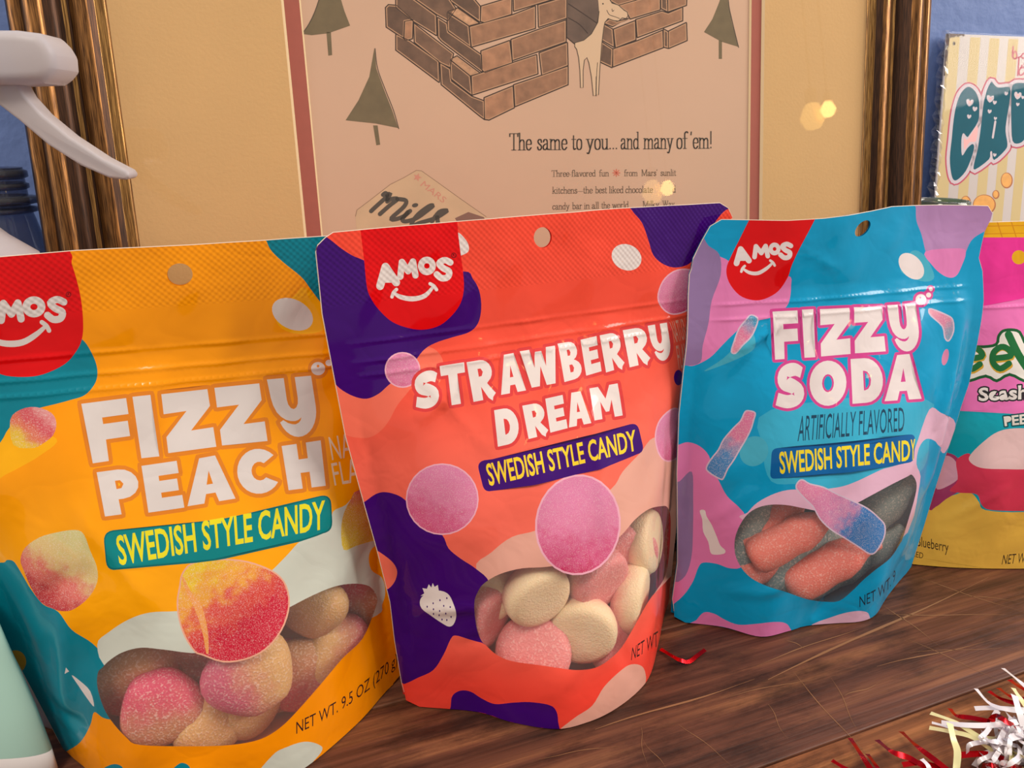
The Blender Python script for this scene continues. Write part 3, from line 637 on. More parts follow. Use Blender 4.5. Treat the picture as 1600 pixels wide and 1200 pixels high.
wpx2 = sm([(741,943),(747,924),(757,911),(781,897),(816,888),(860,885),(930,870),(971,836),(992,812),(1013,796),(1032,791),(1043,793),(1048,815),(1045,870),(1037,905),(1013,940),(992,977),(971,1012),(949,1033),(928,1044),(901,1047),(875,1044),(848,1040),(800,1033),(776,1023),(760,1009),(751,999),(744,977)], 4)
S.append(Shape('window_film', win, [wpx2]))
def pinkcandy(pts, a, b, rim=2.2):
    P = np.asarray(pts, float); S.append(Shape('printed_candy', film((240, 176, 196), knurl=k2), [P])); gadd(S, B2, 'printed_candy', (222, 130, 172), [grow(P, -rim)], a, b, [(224, 128, 168), (214, 92, 138), (200, 45, 98)], k2, .45, len(S) - 1)
pinkcandy(ell(691, 780, 57, 56), (715, 735), (660, 850)); pinkcandy(ell(903, 820, 67, 79, 6), (915, 765), (905, 910), 3)
pinkcandy(ell(629, 578, 28, 28), (622, 560), (640, 640)); pinkcandy(sm([(1027,465),(1035,439),(1053,423),(1075,420),(1090,430),(1096,460),(1077,484),(1053,492),(1036,484)], 4), (1050, 430), (1065, 500))
pinkcandy(sm([(1023,681),(1031,655),(1053,637),(1068,650),(1068,700),(1056,718),(1040,721),(1028,708)], 4), (1040, 640), (1050, 740))
# strawberry icon with seeds
add('strawberry_icon', WH2, [sm([(656,940),(661,931),(675,925),(688,923),(701,929),(709,945),(713,961),(709,975),(701,979),(688,972),(672,961),(659,951)], 4)])
add('strawberry_icon', WH2, [[(657,931),(663,927),(660,919),(667,920),(670,913),(674,918),(676,911),(679,917),(684,914),(686,925),(672,929)]])
for a_ in [(518,280),(478,292),(438,310),(403,330),(500,325),(538,332),(440,345),(476,355),(512,370),(543,390),(440,372),(473,380),(490,405),(518,408)]: add('strawberry_icon', PUR, [ell(560 + a_[0] / 3.75, 860 + a_[1] / 3.75, 1.1, 1.8, n=6)])
W2 = [('S', [(643,586),(683,575),(690,632),(650,642)]), ('T', [(687,572),(725,566),(731,629),(695,635)]), ('R', [(729,566),(766,560),(776,621),(740,628)]), ('A', [(778,556),(811,550),(822,610),(783,617)]), ('W', [(812,549),(867,540),(873,598),(824,607)]), ('B', [(871,537),(902,532),(911,589),(882,597)]), ('E', [(907,531),(932,525),(940,580),(916,587)]),
      ('R', [(937,524),(967,518),(977,573),(947,582)]), ('R', [(973,516),(1009,510),(1017,566),(984,574)]), ('Y', [(1012,509),(1042,504),(1051,560),(1020,568)]),
      ('D', [(772,641),(806,635),(814,690),(778,698)]), ('R', [(816,634),(848,628),(858,678),(826,686)]), ('E', [(852,623),(879,617),(887,669),(860,676)]), ('A', [(884,615),(915,610),(924,661),(889,668)]), ('M', [(921,607),(965,599),(973,649),(929,657)])]
title(S, W2, film(WH2, knurl=k2), film((224, 66, 66), knurl=k2), 5.2)
for t_, q in (('NATURALLY', [(1046,503),(1082,494),(1087,526),(1054,536)]), ('FLAVORED', [(1056,540),(1092,530),(1096,570),(1061,577)])): S.append(Shape('side_lettering', film((240, 170, 150), knurl=k2), text_quad(t_, q)))
add('banner', PUR, [rrect([(745,722),(996,660),(1007,707),(757,770)], 12)])
S.append(Shape('banner_lettering', film((252, 214, 48), knurl=k2), text_quad('SWEDISH STYLE CANDY', [(758,725),(992,671),(996,704),(765,760)], .02)))
bd = sm([(569,407),(573,447),(579,465),(592,484),(613,503),(640,513),(664,515),(688,508),(707,492),(720,473),(725,449),(723,420)], 4, False)
add('brand_badge', RD2, [np.vstack([[(561,335)], [(563,358)], bd, [(716,367)], [(713,325)]])])
amos(S, [(589,411,624,452),(621,404,653,437),(653,401,681,430),(679,402,708,439)], film(WH2, knurl=k2), [(616,458),(626,464),(645,467),(664,462),(677,448)], 3.6, (709,399), film((90, 10, 20), knurl=k2))
S.append(Shape('net_weight_lettering', film((48, 14, 18), knurl=k2), text_quad('NET WT.', [(988,1012),(1030,984),(1030,1008),(986,1032)])))
B2.build('candy_pouch', 'coral red candy pouch reading STRAWBERRY DREAM with purple banner', 'candy pouch',
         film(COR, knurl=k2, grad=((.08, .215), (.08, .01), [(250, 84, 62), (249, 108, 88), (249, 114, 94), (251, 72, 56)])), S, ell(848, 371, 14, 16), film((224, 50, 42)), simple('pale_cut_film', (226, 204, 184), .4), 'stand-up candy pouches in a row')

# ------------------------------------------------------------------ pouch 3: blue
o3 = ground([(1045, 965)])[0]
def bend3(x, z):
    q = np.clip((z - .15) / .06, 0, 1); q = q * q * (3 - 2 * q); return q * (.006 * np.sin((x - .02) / .16 * 2 * math.pi) - .003)
B3 = Pouch(o3, 16, [(0, 0), (0, .01)], [(.165, 0), (.165, .01)], [], [(0, 0), (.0032, .0048), (.024, .015), (.039, .0272), (.0567, .0275), (.068, .0265), (.085, .029), (.0995, .0315), (.112, .029), (.13, .018), (.154, .005), (.165, 0)], .038, zt=.178, bend=bend3,
           creases=[(.14, .06, .155, .17, .004, .006), (.02, .02, .055, .035, .002, .004), (.07, .004, .085, .03, -.0025, .004), (.02, .15, .05, .165, .0015, .002), (.015, .13, .04, .16, -.0012, .003), (.012, .06, .03, .085, .0012, .003), (.135, .10, .15, .13, .002, .003), (.05, .195, .075, .185, .001, .003)],
           knurl=None, zip_z=(.172, .165), seed=5, wr=.0004)
lf = B3.flat([(1089,423),(1085,432),(1080,465),(1072,540),(1067,580),(1060,647),(1057,740),(1058,820),(1058,879),(1050,935)])
B3.left = np.array([(0, 0)] + [(float(x), float(z)) for x, z in lf[::-1]])
rt = B3.flat([(1539,405),(1541,425),(1537,470),(1525,537),(1512,600),(1500,635),(1490,670),(1478,705),(1462,755)]); B3.right = np.array([(.160, 0), (.162, .03)] + [(float(x), float(z)) for x, z in rt[::-1]])
B3.l0, B3.r0 = 0., .160; B3.Gx = B3.Gx * .160 / .165
tp = B3.flat([(1552,365),(1562,345),(1565,335),(1560,324),(1480,323),(1400,324),(1360,330),(1280,340),(1227,344),(1136,345),(1120,356),(1107,380),(1093,407)]); B3.top = [tuple(p) for p in tp]
S = []
add = lambda g, c, loops, rule='nz', **k: S.append(Shape(g, film(c, **k), loops, rule))
BL = (0, 156, 206); PK3 = (228, 128, 186); MAU = (184, 138, 190); GRM = (146, 118, 166); LB = (70, 176, 204); WH3 = (236, 224, 224); MAG = (214, 70, 148); PP = (226, 180, 206)
add('print_blob', (56, 176, 212), [sm([(1205,640),(1440,620),(1452,690),(1432,742),(1340,762),(1290,772),(1250,757),(1205,752),(1192,700)], 4)], speck=0)
add('print_blob', LB, [sm([(1130,560),(1160,530),(1172,515),(1180,530),(1178,545),(1160,557),(1130,570),(1100,580)], 4)]); add('print_blob', LB, [ell(1178, 705, 22, 24, 30)])
add('print_blob', PK3, [sm([(1090,370),(1107,388),(1123,400),(1139,408),(1180,440),(1231,431),(1236,447),(1233,471),(1224,484),(1205,496),(1184,501),(1163,508),(1144,524),(1128,540),(1109,559),(1085,571),(1069,570),(1040,560),(1050,420)], 4)])
add('print_blob', GRM, [sm([(1090,368),(1107,384),(1124,398),(1126,430),(1112,470),(1107,505),(1098,540),(1094,566),(1069,571),(1040,560),(1050,420)], 4)])
add('print_blob', MAU, [sm([(1430,300),(1431,324),(1432,345),(1440,367),(1447,395),(1457,415),(1472,429),(1485,434),(1495,430),(1502,417),(1507,400),(1517,377),(1532,365),(1557,353),(1590,340),(1580,300)], 4)])
add('print_blob', (226, 130, 190), [sm([(1446,393),(1500,388),(1509,396),(1502,417),(1495,430),(1485,434),(1472,429),(1457,415)], 4)])
add('print_blob', LB, [sm([(1407,420),(1420,432),(1445,440),(1460,432),(1445,400),(1425,392)], 4)]); add('print_blob', WH3, [ell(1424, 416, 24, 16, 48)])
def sugarbottle(pts, a, b, cs, c0):
    P = sm(pts, 3); S.append(Shape('printed_candy', film((214, 190, 212)), [grow(P, 1.0)])); gadd(S, B3, 'printed_candy', c0, [grow(P, -1.2)], a, b, cs, None, .7, len(S) - 1)
add('print_blob', PK3, [sm([(1040,700),(1060,695),(1075,691),(1093,697),(1107,711),(1112,729),(1123,751),(1136,775),(1155,793),(1166,810),(1170,850),(1160,884),(1141,888),(1120,881),(1099,879),(1091,887),(1083,908),(1069,929),(1051,943),(1030,940)], 4)])
add('print_blob', GRM, [sm([(1040,770),(1062,752),(1081,737),(1083,780),(1083,820),(1080,873),(1066,905),(1040,900)], 4)])
add('print_blob', PK3, [sm([(1075,985),(1088,969),(1100,957),(1116,959),(1132,968),(1153,976),(1180,975),(1207,972),(1225,973),(1234,981),(1236,1000),(1180,1030)], 4)])
add('print_blob', PP, [sm([(1265,980),(1303,963),(1329,956),(1348,955),(1358,961),(1356,985),(1300,1000)], 4)])
add('print_blob', PP, [sm([(1160,812),(1168,801),(1184,785),(1211,771),(1237,765),(1270,766),(1299,763),(1320,759),(1341,751),(1362,741),(1382,732),(1420,720),(1431,697),(1452,640),(1470,645),(1493,662),(1476,708),(1462,690),(1447,686),(1436,700),(1432,725),(1437,757),(1400,850),(1250,850)], 4)])
wpx3 = sm([(1148,845),(1153,827),(1164,808),(1180,795),(1201,789),(1228,789),(1260,795),(1290,800),(1320,795),(1341,785),(1367,771),(1393,757),(1417,745),(1425,742),(1432,755),(1430,775),(1420,810),(1410,842),(1407,848),(1391,872),(1367,891),(1348,907),(1332,923),(1311,939),(1287,940),(1260,936),(1228,925),(1199,916),(1175,904),(1159,888),(1149,867)], 4)
S.append(Shape('window_film', win, [wpx3]))
I3, K3 = (1040, 580), (1100, 720)
sugarbottle(off(I3, 3.75, [(465,238),(490,232),(525,245),(515,290),(500,340),(470,400),(440,450),(400,520),(365,570),(340,625),(320,632),(250,590),(240,560),(270,510),(310,460),(340,400),(400,330),(440,290)]), (1160, 660), (1120, 735), [(214, 120, 160), (150, 140, 180), (60, 130, 190), (60, 130, 190)], (222, 120, 165))
sugarbottle(off((1040, 300), 3.75, [(500,720),(540,740),(530,790),(500,850),(450,900),(410,945),(385,935),(400,880),(430,800),(470,750)]), (1150, 545), (1175, 500), [(220, 120, 160), (60, 150, 190)], (226, 140, 170))
sugarbottle(off((1300, 300), 4, [(605,745),(620,730),(720,770),(755,800),(760,870),(730,930),(705,910),(690,840),(620,775)]), (1455, 485), (1488, 525), [(214, 130, 165), (120, 150, 180)], (230, 150, 175))
add('print_blob', (214, 130, 170), [ell(1477, 558, 5, 13, 12)])
sugarbottle(off(K3, 3.75, [(540,160),(555,120),(580,112),(620,135),(700,155),(780,195),(860,230),(960,280),(1030,340),(1060,380),(1055,450),(1010,530),(970,545),(900,500),(820,450),(740,400),(680,340),(640,270),(590,220)]), (1265, 770), (1355, 835), [(216, 130, 175), (196, 130, 175), (50, 120, 190), (50, 125, 195)], (222, 130, 170))
add('bottle_icon', WH3, [sm(off(I3, 3.75, [(200,818),(230,815),(240,850),(270,900),(300,970),(320,1020),(350,1050),(340,1070),(285,1075),(262,1060),(250,1000),(220,940),(215,870)]), 3)])
W3 = [('F', [(1207,487),(1246,485),(1250,559),(1211,562)]), ('I', [(1253,484),(1271,483),(1274,558),(1257,559)]), ('Z', [(1281,483),(1327,481),(1329,553),(1283,557)]), ('Z', [(1334,480),(1377,479),(1384,549),(1336,552)]), ('Y', [(1386,477),(1430,474),(1440,546),(1392,553)]),
      ('S', [(1212,570),(1254,565),(1261,632),(1211,641)]), ('O', [(1264,565),(1322,562),(1323,632),(1266,636)]), ('D', [(1329,561),(1377,558),(1382,627),(1332,631)]), ('A', [(1390,556),(1432,552),(1440,623),(1382,627)])]
for c_, r_ in (((1439, 468), 12.5), ((1450, 461), 8), ((1454, 452), 6.5)): add('title_outline', MAG, [ell(*c_, r_, r_)])
title(S, W3, film(WH3), film(MAG), 4.6, film(BL))
for c_, r_ in (((1439, 468), 8.5), ((1451, 461), 4), ((1454.5, 452), 3)): add('title_lettering', WH3, [ell(*c_, r_, r_, n=16)])
add('title_outline', MAG, [ell(1438, 465, 1.7, 1.7, n=8)])
S.append(Shape('side_lettering', film((28, 70, 98)), text_quad('ARTIFICIALLY FLAVORED', [(1249,650),(1413,636),(1413,674),(1246,690)])))
add('banner', (0, 98, 166), [rrect([(1206,701),(1430,678),(1428,722),(1203,749)], 9)])
S.append(Shape('banner_lettering', film((246, 222, 42)), text_quad('SWEDISH STYLE CAND', [(1217,706),(1422,687),(1422,720),(1219,741)], .02) + text_quad('Y', [(1423,687),(1430,686),(1430,718),(1423,719)], .02)))
bd3 = sm([(1264,361),(1248,391),(1237,415),(1231,433),(1216,455),(1195,467),(1176,469),(1155,461),(1139,441),(1135,420),(1143,399),(1155,375)], 4, False)
add('brand_badge', RED, [np.vstack([[(1180,325)], [(1284,322)], bd3])])
amos(S, [(1147,385,1174,415),(1175,381,1203,405),(1201,379,1219.5,399),(1217,378,1239,406)], film(WH3), [(1161,420),(1171,426),(1184,427),(1197,420),(1207,411)], 2.7)
S.append(Shape('net_weight_lettering', film((14, 46, 70)), text_path('NET WT. 9', [(1343,949),(1366,939),(1385,924),(1399,906)], 17)))
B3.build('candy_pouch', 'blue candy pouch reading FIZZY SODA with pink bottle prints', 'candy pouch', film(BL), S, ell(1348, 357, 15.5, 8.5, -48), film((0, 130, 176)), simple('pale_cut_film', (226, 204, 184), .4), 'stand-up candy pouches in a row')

# ------------------------------------------------------------------ pouch 4: pink, sand and teal, running out of the picture
o4 = ground([(1400, 885)])[0] + np.array([-.0014, .0068, 0])
B4 = Pouch(o4, 12, [(0, 0), (-.002, .06), (.002, .12), (.006, .196)], [(.185, 0), (.187, .1), (.189, .196)], [(.187, .2015), (.182, .2025), (.1, .2024), (.0138, .2028), (.009, .2012)],
           [(0, 0), (.0033, .0041), (.0311, .0152), (.0671, .0242), (.09, .027), (.12, .024), (.16, .010), (.185, 0)], .034, zt=.165, creases=[(.02, .03, .05, .06, .001, .003), (.03, .10, .06, .12, .0008, .002)], zip_z=(.157,), seed=9)
S = []; add = lambda g, c, loops, rule='nz', **k: S.append(Shape(g, film(c, **k), loops, rule))
J4 = (1300, 560); H4 = (1300, 300)
add('print_blob', (250, 188, 18), [[(1200,300),(1900,300),(1900,371),(1540,371),(1200,371)]])
for i in range(7): add('print_blob', (226, 150, 10), [stroke([(1556 + 22 * i, 340), (1566 + 22 * i, 371)], .9, False, False)])
for y_ in (352, 364): add('print_blob', (226, 150, 10), [stroke([(1450, y_ + 3), (1800, y_ - 3)], .7, False, False)])
add('print_blob', (250, 54, 164), [[(1200,371),(1900,371),(1900,440),(1600,466),(1535,478),(1200,530)]])
add('print_blob', (246, 186, 20), [ell(1592, 402, 11, 11)])
add('print_blob', (0, 172, 192), [[(1200,640),(1501,642),(1600,647),(1900,650),(1900,860),(1200,860)]])
add('print_blob', (252, 200, 84), [np.vstack([sm([(1380,810),(1440,800),(1460,792),(1475,780),(1495,772),(1507,769),(1520,772),(1530,785),(1540,797),(1600,800),(1700,790)], 4, False), [(1900, 800), (1900, 1000), (1300, 1000), (1300, 830)]])])
add('printed_candy', (176, 62, 110), [sm([(1440,700),(1475,706),(1496,715),(1505,740),(1500,765),(1478,780),(1462,792),(1450,790)], 4)]); add('printed_candy', (232, 170, 190), [sm([(1468,722),(1480,712),(1494,722),(1499,745),(1480,760),(1462,762)], 4)])
add('printed_candy', (228, 62, 92), [sm(off(J4, 4, [(775,650),(800,615),(860,595),(900,660),(1080,690),(1250,690),(1420,660),(1440,760),(1400,900),(1250,950),(1000,948),(935,915),(905,850),(800,840),(735,825),(785,760)]), 4)])
add('printed_candy', (244, 206, 206), [sm(off(J4, 4, [(858,640),(875,590),(960,510),(1030,462),(1110,440),(1230,440),(1330,480),(1400,560),(1400,650),(1250,690),(1080,692),(930,684)]), 4)])
logo = np.array(off(H4, 4, [(700,1000),(850,960),(950,958),(1020,945),(1032,900),(1062,862),(1120,852),(1180,870),(1240,960),(1420,960),(1500,1040),(1480,1150),(1300,1190),(1200,1190),(1110,1150),(1030,1190),(960,1160),(850,1192),(700,1200)]))
add('brand_badge', (20, 92, 48), [sm(logo, 3)]); add('brand_badge', (240, 236, 228), [grow(sm(logo, 3), -4.5)])
GR = (26, 112, 58)
for cx, cy in ((1519, 561), (1564.5, 560), (1622, 562)):
    add('brand_lettering', (214, 168, 50), [stroke([(cx - 10, cy + 2.5), (cx + 16, cy - 2), (cx + 12, cy - 13), (cx, cy - 17), (cx - 12, cy - 8), (cx - 13, cy + 8), (cx - 2, cy + 18.5), (cx + 13, cy + 11)], 5.2)])
    add('brand_lettering', GR, [stroke([(cx - 10, cy), (cx + 15, cy - 4), (cx + 11, cy - 14), (cx, cy - 18), (cx - 12, cy - 9), (cx - 13, cy + 6), (cx - 2, cy + 16), (cx + 12, cy + 8)], 4.8)])
add('brand_lettering', GR, [stroke([(1576, 523), (1590, 552), (1604, 574)], 6.2)])
for sh, c_ in ((2.4, (40, 40, 44)), (0, (242, 236, 232))):
    for l in text_quad('Seashells', [(1529,606),(1652,598),(1652,622),(1529,627)], .03): S.append(Shape('side_lettering', film(c_), [grow(l, sh) if sh else l])) if area2(l) < 0 or not sh else None
for sh, c_ in ((2.2, (16, 84, 90)), (0, (242, 236, 226))):
    for l in text_quad('PEEL', [(1568,651),(1616,645),(1616,661),(1570,666)], .03): S.append(Shape('side_lettering', film(c_), [grow(l, sh) if sh else l])) if area2(l) < 0 or not sh else None
for t_, q in (('berry/Blueberry', [(1401,831),(1482,847),(1482,868),(1401,852)]), ('FLAVORED', [(1396,854),(1443,864),(1442,873),(1396,863)]), ('NET WT.', [(1568,867),(1612,863),(1610,879),(1565,882)])): S.append(Shape('net_weight_lettering' if t_[0] == 'N' else 'flavor_lettering' if t_[0] == 'b' else 'flavored_lettering', film((60, 46, 34)), text_quad(t_, q)))
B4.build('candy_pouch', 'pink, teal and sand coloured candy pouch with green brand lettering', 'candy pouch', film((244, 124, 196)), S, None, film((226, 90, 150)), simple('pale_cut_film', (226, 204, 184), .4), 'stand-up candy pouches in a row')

# ------------------------------------------------------------------ the sweets inside the pouches
def disc_mesh(name, r, h0, h1, heart=0., n=30):
    """round gummy, axis along local y: h0 toward -y (front), h1 toward +y"""
    prof = [(0.001, -h0), (.45, -h0 * (.97 if heart else 1)), (.75, -h0 * (.82 if heart else .99)), (.90, -h0 * (.56 if heart else .86)), (.97, -h0 * (.3 if heart else .55)), (1, -h0 * .05), (1, h1 * .2), (.96, h1 * .6), (.85, h1 * .9), (.6, h1), (0.001, h1)]
    V, F = [], []
    for rr, y in prof:
        for i in range(n):
            a = 2 * math.pi * i / n; k = 1 + heart * (.10 * math.cos(3 * a + 1) - .16 * math.exp(-((a - 1.7) / .35) ** 2)); V.append((r * rr * k * math.cos(a), y, r * rr * k * math.sin(a) * (1 + .06 * heart)))
    for j in range(len(prof) - 1):
        for i in range(n): F.append((j * n + i, (j + 1) * n + i, (j + 1) * n + (i + 1) % n, j * n + (i + 1) % n))
    me = bpy.data.meshes.new(name); me.from_pydata(V, [], F); me.update(); me.polygons.foreach_set('use_smooth', [True] * len(F)); return me
def bottle_mesh(name, L, r, n=18):
    prof = [(.001, -.5), (.45, -.495), (.78, -.47), (.95, -.43), (1, -.36), (1, -.2), (.93, -.05), (1, .08), (.85, .2), (.55, .32), (.47, .4), (.53, .44), (.50, .475), (.3, .497), (.001, .5)]
    V, F = [], []
    for rr, z in prof:
        for i in range(n): a = 2 * math.pi * i / n; V.append((r * rr * math.cos(a), r * .8 * rr * math.sin(a), L * z))
    for j in range(len(prof) - 1):
        for i in range(n): F.append((j * n + i, j * n + (i + 1) % n, (j + 1) * n + (i + 1) % n, (j + 1) * n + i))
    me = bpy.data.meshes.new(name); me.from_pydata(V, [], F); me.update(); me.polygons.foreach_set('use_smooth', [True] * len(F)); return me
def put(B, px, depth, me, mat, rot, name, label, cat, group, sc=1.0):
    p = B.inner(px, depth); me = me.copy(); me.materials.clear(); me.materials.append(mat)
    o = bpy.data.objects.new(name, me); COL.objects.link(o)
    w = B.o + B.X * p[0] + B.Y * p[1] + np.array([0, 0, p[2]])
    o.location = w; o.scale = (sc, sc, sc)
    Rl = (Matrix.Rotation(math.radians(rot[2]), 3, 'Z') @ Matrix.Rotation(math.radians(rot[0]), 3, 'X') @ Matrix.Rotation(math.radians(rot[1]), 3, 'Y'))
    VL = np.array([list(v.co) for v in me.vertices]) @ np.array(Rl).T * sc; xm = float(B.L(p[2]) + B.R(p[2])) / 2
    p = np.array(p, float)
    for it in range(30):          # settle the sweet between the two films and above the gusset
        W_ = VL + p; p[2] += max(0, .0055 - W_[:, 2].min()); W_ = VL + p
        pf = (-B.front(W_[:, 0], W_[:, 2]) + .0007 - W_[:, 1]).max(); pr_ = (W_[:, 1] + B.rear(W_[:, 0], W_[:, 2]) + .0005).max()
        if pf > 0: p[1] += pf
        elif pr_ > 0: p[1] -= min(pr_, -pf)
        if pf > 0 and pr_ > -pf: p[0] += .0012 * (1 if xm > p[0] else -1)
        if pf <= 0 and pr_ <= 0: break
    o.location = B.o + B.X * p[0] + B.Y * p[1] + np.array([0, 0, p[2]])
    o.rotation_euler = (Matrix.Rotation(B.yaw, 3, 'Z') @ Matrix.Rotation(math.radians(rot[2]), 3, 'Z') @ Matrix.Rotation(math.radians(rot[0]), 3, 'X') @ Matrix.Rotation(math.radians(rot[1]), 3, 'Y')).to_euler()
    return tag(o, label, cat, group)
pm = disc_mesh('peach_gummy', .0155, .0065, .0055, .8)
sA = sugar('sugared_peach_pink', (196, 142, 98), (222, 76, 116), 2, -.013, .012, .45)
sB = sugar('sugared_peach_amber', (220, 180, 122), (208, 150, 104), 2, -.012, .014, .42)
sC = sugar('sugared_peach_half', (222, 178, 118), (206, 88, 124), 0, -.010, .010, .42)
gp = 'peach gummies inside the yellow pouch'
for px, dp, mt, rt, sc, lb in (((253,1108), .010, sA, (-12, 0, 0), 1.0, 'pink topped sugared gummy lying lowest in the yellow pouch window'),
      ((392,1055), .011, sC, (-8, 165, 10), 1.12, 'half pink half amber gummy right below the big printed peach'),
      ((338,1118), .019, sB, (0, 40, 35), 1.05, 'amber sugared gummy behind the pink topped one in the yellow pouch'),
      ((398,1135), .026, sB, (0, 75, 30), 1.0, 'dull amber gummy deep at the bottom of the yellow pouch window'),
      ((205,1062), .022, sA, (10, 170, -10), 1.25, 'large brownish pink gummy at the teal end of the yellow pouch window'),
      ((300,1050), .034, sA, (0, 100, 0), 1.2, 'shaded pink gummy between the other sweets in the yellow pouch'),
      ((488,968), .011, sB, (0, 210, -28), 1.0, 'pale amber gummy standing on edge beside the printed peach'),
      ((552,945), .020, sA, (0, -40, -20), 1.2, 'pink tipped gummy in the upper corner of the yellow pouch window'),
      ((530,1018), .018, sC, (0, 20, 20), 1.1, 'mauve and amber gummy under the pale one on edge'),
      ((478,1080), .028, sA, (0, 200, 10), 1.15, 'mauve gummy low beside the net weight print of the yellow pouch'),
      ((440,1122), .036, sA, (0, 60, 10), 1.1, 'deep pink gummy in the shaded bottom of the yellow pouch')):
    put(B1, px, dp, pm, mt, rt, 'peach_gummy', lb, 'candy', gp, sc)
sm2 = disc_mesh('strawberry_gummy', .0150, .0058, .0072, 0)
cr = sugar('cream_faced_gummy', (240, 218, 182), (226, 140, 140), 1, -.003, .009, .12, sss=.3)
pk = sugar('pink_faced_gummy', (226, 138, 142), (236, 212, 178), 1, -.001, .007, .30, sss=.3)
gs = 'strawberry gummies inside the coral pouch'
for px, dp, mt, rt, sc, lb in (((842,932), .010, cr, (8, 0, 0), 1.03, 'cream faced round gummy under the biggest printed pink sweet'),
      ((915,990), .013, cr, (0, 0, -32), 1.08, 'cream faced gummy leaning on edge above the coral hem'),
      ((990,938), .018, cr, (0, 0, 42), 1.12, 'cream gummy seen edge on beside the net weight print'),
      ((935,905), .018, pk, (10, 0, 12), 1.05, 'pink sugared gummy right under the big printed sweet'),
      ((1012,850), .020, cr, (-10, 0, 36), 1.1, 'cream gummy high in the corner of the coral pouch window'),
      ((775,965), .016, pk, (10, 0, 25), 1.15, 'dusky pink gummy beside the strawberry icon'),
      ((757,925), .022, cr, (0, 0, -40), .95, 'cream gummy edge peeping out at the purple side of the window'),
      ((835,1022), .015, pk, (-35, 0, -30), 1.15, 'pink gummy lying tilted along the bottom of the coral pouch window'),
      ((862,968), .034, pk, (0, 0, 10), 1.15, 'dusky pink gummy between the two cream faced ones'),
      ((960,1010), .022, pk, (-20, 0, 30), 1.1, 'pink gummy low behind the leaning cream one'),
      ((790,905), .030, pk, (0, 0, 0), 1.15, 'shaded pink gummy at the top of the coral pouch window'),
      ((905,940), .036, pk, (0, 0, 0), 1.3, 'pink gummy deep in the middle of the coral pouch'),
      ((975,870), .032, pk, (0, 0, 0), 1.2, 'shaded mauve pink gummy behind the edge on cream one')):
    put(B2, px, dp, sm2, mt, rt, 'strawberry_gummy', lb, 'candy', gs, sc)
bm = bottle_mesh('cola_bottle_gummy', .050, .0105)
cp = sugar('coral_sugar', (236, 128, 118), (236, 120, 112), 2, -.02, .02, .40)
cg = sugar('grey_blue_sugar', (122, 150, 156), (140, 160, 160), 2, -.02, .02, .50)
gb = 'bottle gummies inside the blue pouch'
for px, dp, mt, rt, sc, lb in (((1240,838), .012, cp, (0, 58, -12), 1.0, 'coral pink bottle gummy slanting across the blue pouch window'),
      ((1305,885), .012, cp, (0, 60, -8), 1.1, 'coral pink bottle gummy resting lowest in the blue pouch window'),
      ((1195,895), .016, cp, (0, 75, 0), .9, 'short coral gummy tucked under the slanting one in the blue pouch'),
      ((1215,808), .024, cp, (0, 45, 0), 1.0, 'shaded coral gummy behind the slanting one in the blue pouch'),
      ((1172,828), .022, cg, (0, 20, 0), 1.1, 'grey blue sugared gummy at the white bottle icon end of the window'),
      ((1380,800), .024, cg, (0, 40, -14), 1.0, 'grey blue sugared gummy beside the printed blue bottle tip'),
      ((1362,868), .026, cg, (0, 55, -14), .95, 'pale grey blue gummy above the net weight print of the blue pouch'),
      ((1300,922), .022, cg, (0, 75, 0), 1.2, 'dark grey blue gummy along the bottom seam of the blue window'),
      ((1270,860), .034, cg, (0, 70, 0), 1.4, 'grey gummy deep behind the coral ones in the blue pouch')):
    put(B3, px, dp, bm, mt, rt, 'bottle_gummy', lb, 'candy', gb, sc)

# ------------------------------------------------------------------ framed advertisement leaning on the wall
LEAN = math.radians(10.2)
FO = np.array([0, .365, 0])
FXv = WX; FUv = np.array([-math.sin(YAWW) * math.sin(LEAN), math.cos(YAWW) * math.sin(LEAN), math.cos(LEAN)]); FNv = np.cross(FXv, FUv)
frame = empty('picture_frame', (0, 0, 0)); frame.matrix_world = Matrix(((FXv[0], FUv[0], FNv[0], FO[0]), (FXv[1], FUv[1], FNv[1], FO[1]), (FXv[2], FUv[2], FNv[2], FO[2]), (0, 0, 0, 1)))
tag(frame, 'vintage candy advertisement in a dark gold frame leaning on blue wall', 'picture frame')
def fp(px):   # px -> frame plane coordinates in mm
    q = on_plane(px, FO, FNv) - FO; return np.c_[q @ FXv, q @ FUv] * 1000
def gold_mat(name, c0, c1, rough):
    m, nt, nd, lk = new_mat(name); b = N(nt, 'ShaderNodeBsdfPrincipled'); out = N(nt, 'ShaderNodeOutputMaterial'); lk.new(b.outputs[0], out.inputs[0])
    tc = N(nt, 'ShaderNodeTexCoord'); mp = N(nt, 'ShaderNodeMapping'); mp.inputs['Scale'].default_value = (2600, 90, 2600); lk.new(tc.outputs['Object'], mp.inputs[0])
    nz = N(nt, 'ShaderNodeTexNoise', Scale=1.0, Detail=5.0); lk.new(mp.outputs[0], nz.inputs['Vector'])
    rp = N(nt, 'ShaderNodeValToRGB'); rp.color_ramp.elements[0].position = .38; rp.color_ramp.elements[1].position = .66; rp.color_ramp.elements[0].color = lin(c0); rp.color_ramp.elements[1].color = lin(c1); lk.new(nz.outputs[0], rp.inputs[0]); lk.new(rp.outputs[0], b.inputs['Base Color'])
    b.inputs['Metallic'].default_value = .75; b.inputs['Roughness'].default_value = rough; return m
m_g1 = gold_mat('antique_gold', (74, 46, 24), (158, 108, 58), .36); m_g2 = gold_mat('dark_bronze', (40, 24, 15), (74, 46, 28), .40); m_g3 = gold_mat('bright_gold_bead', (110, 76, 40), (190, 142, 80), .32)
FH = .60; x0f, x1f = -.2165, .2775
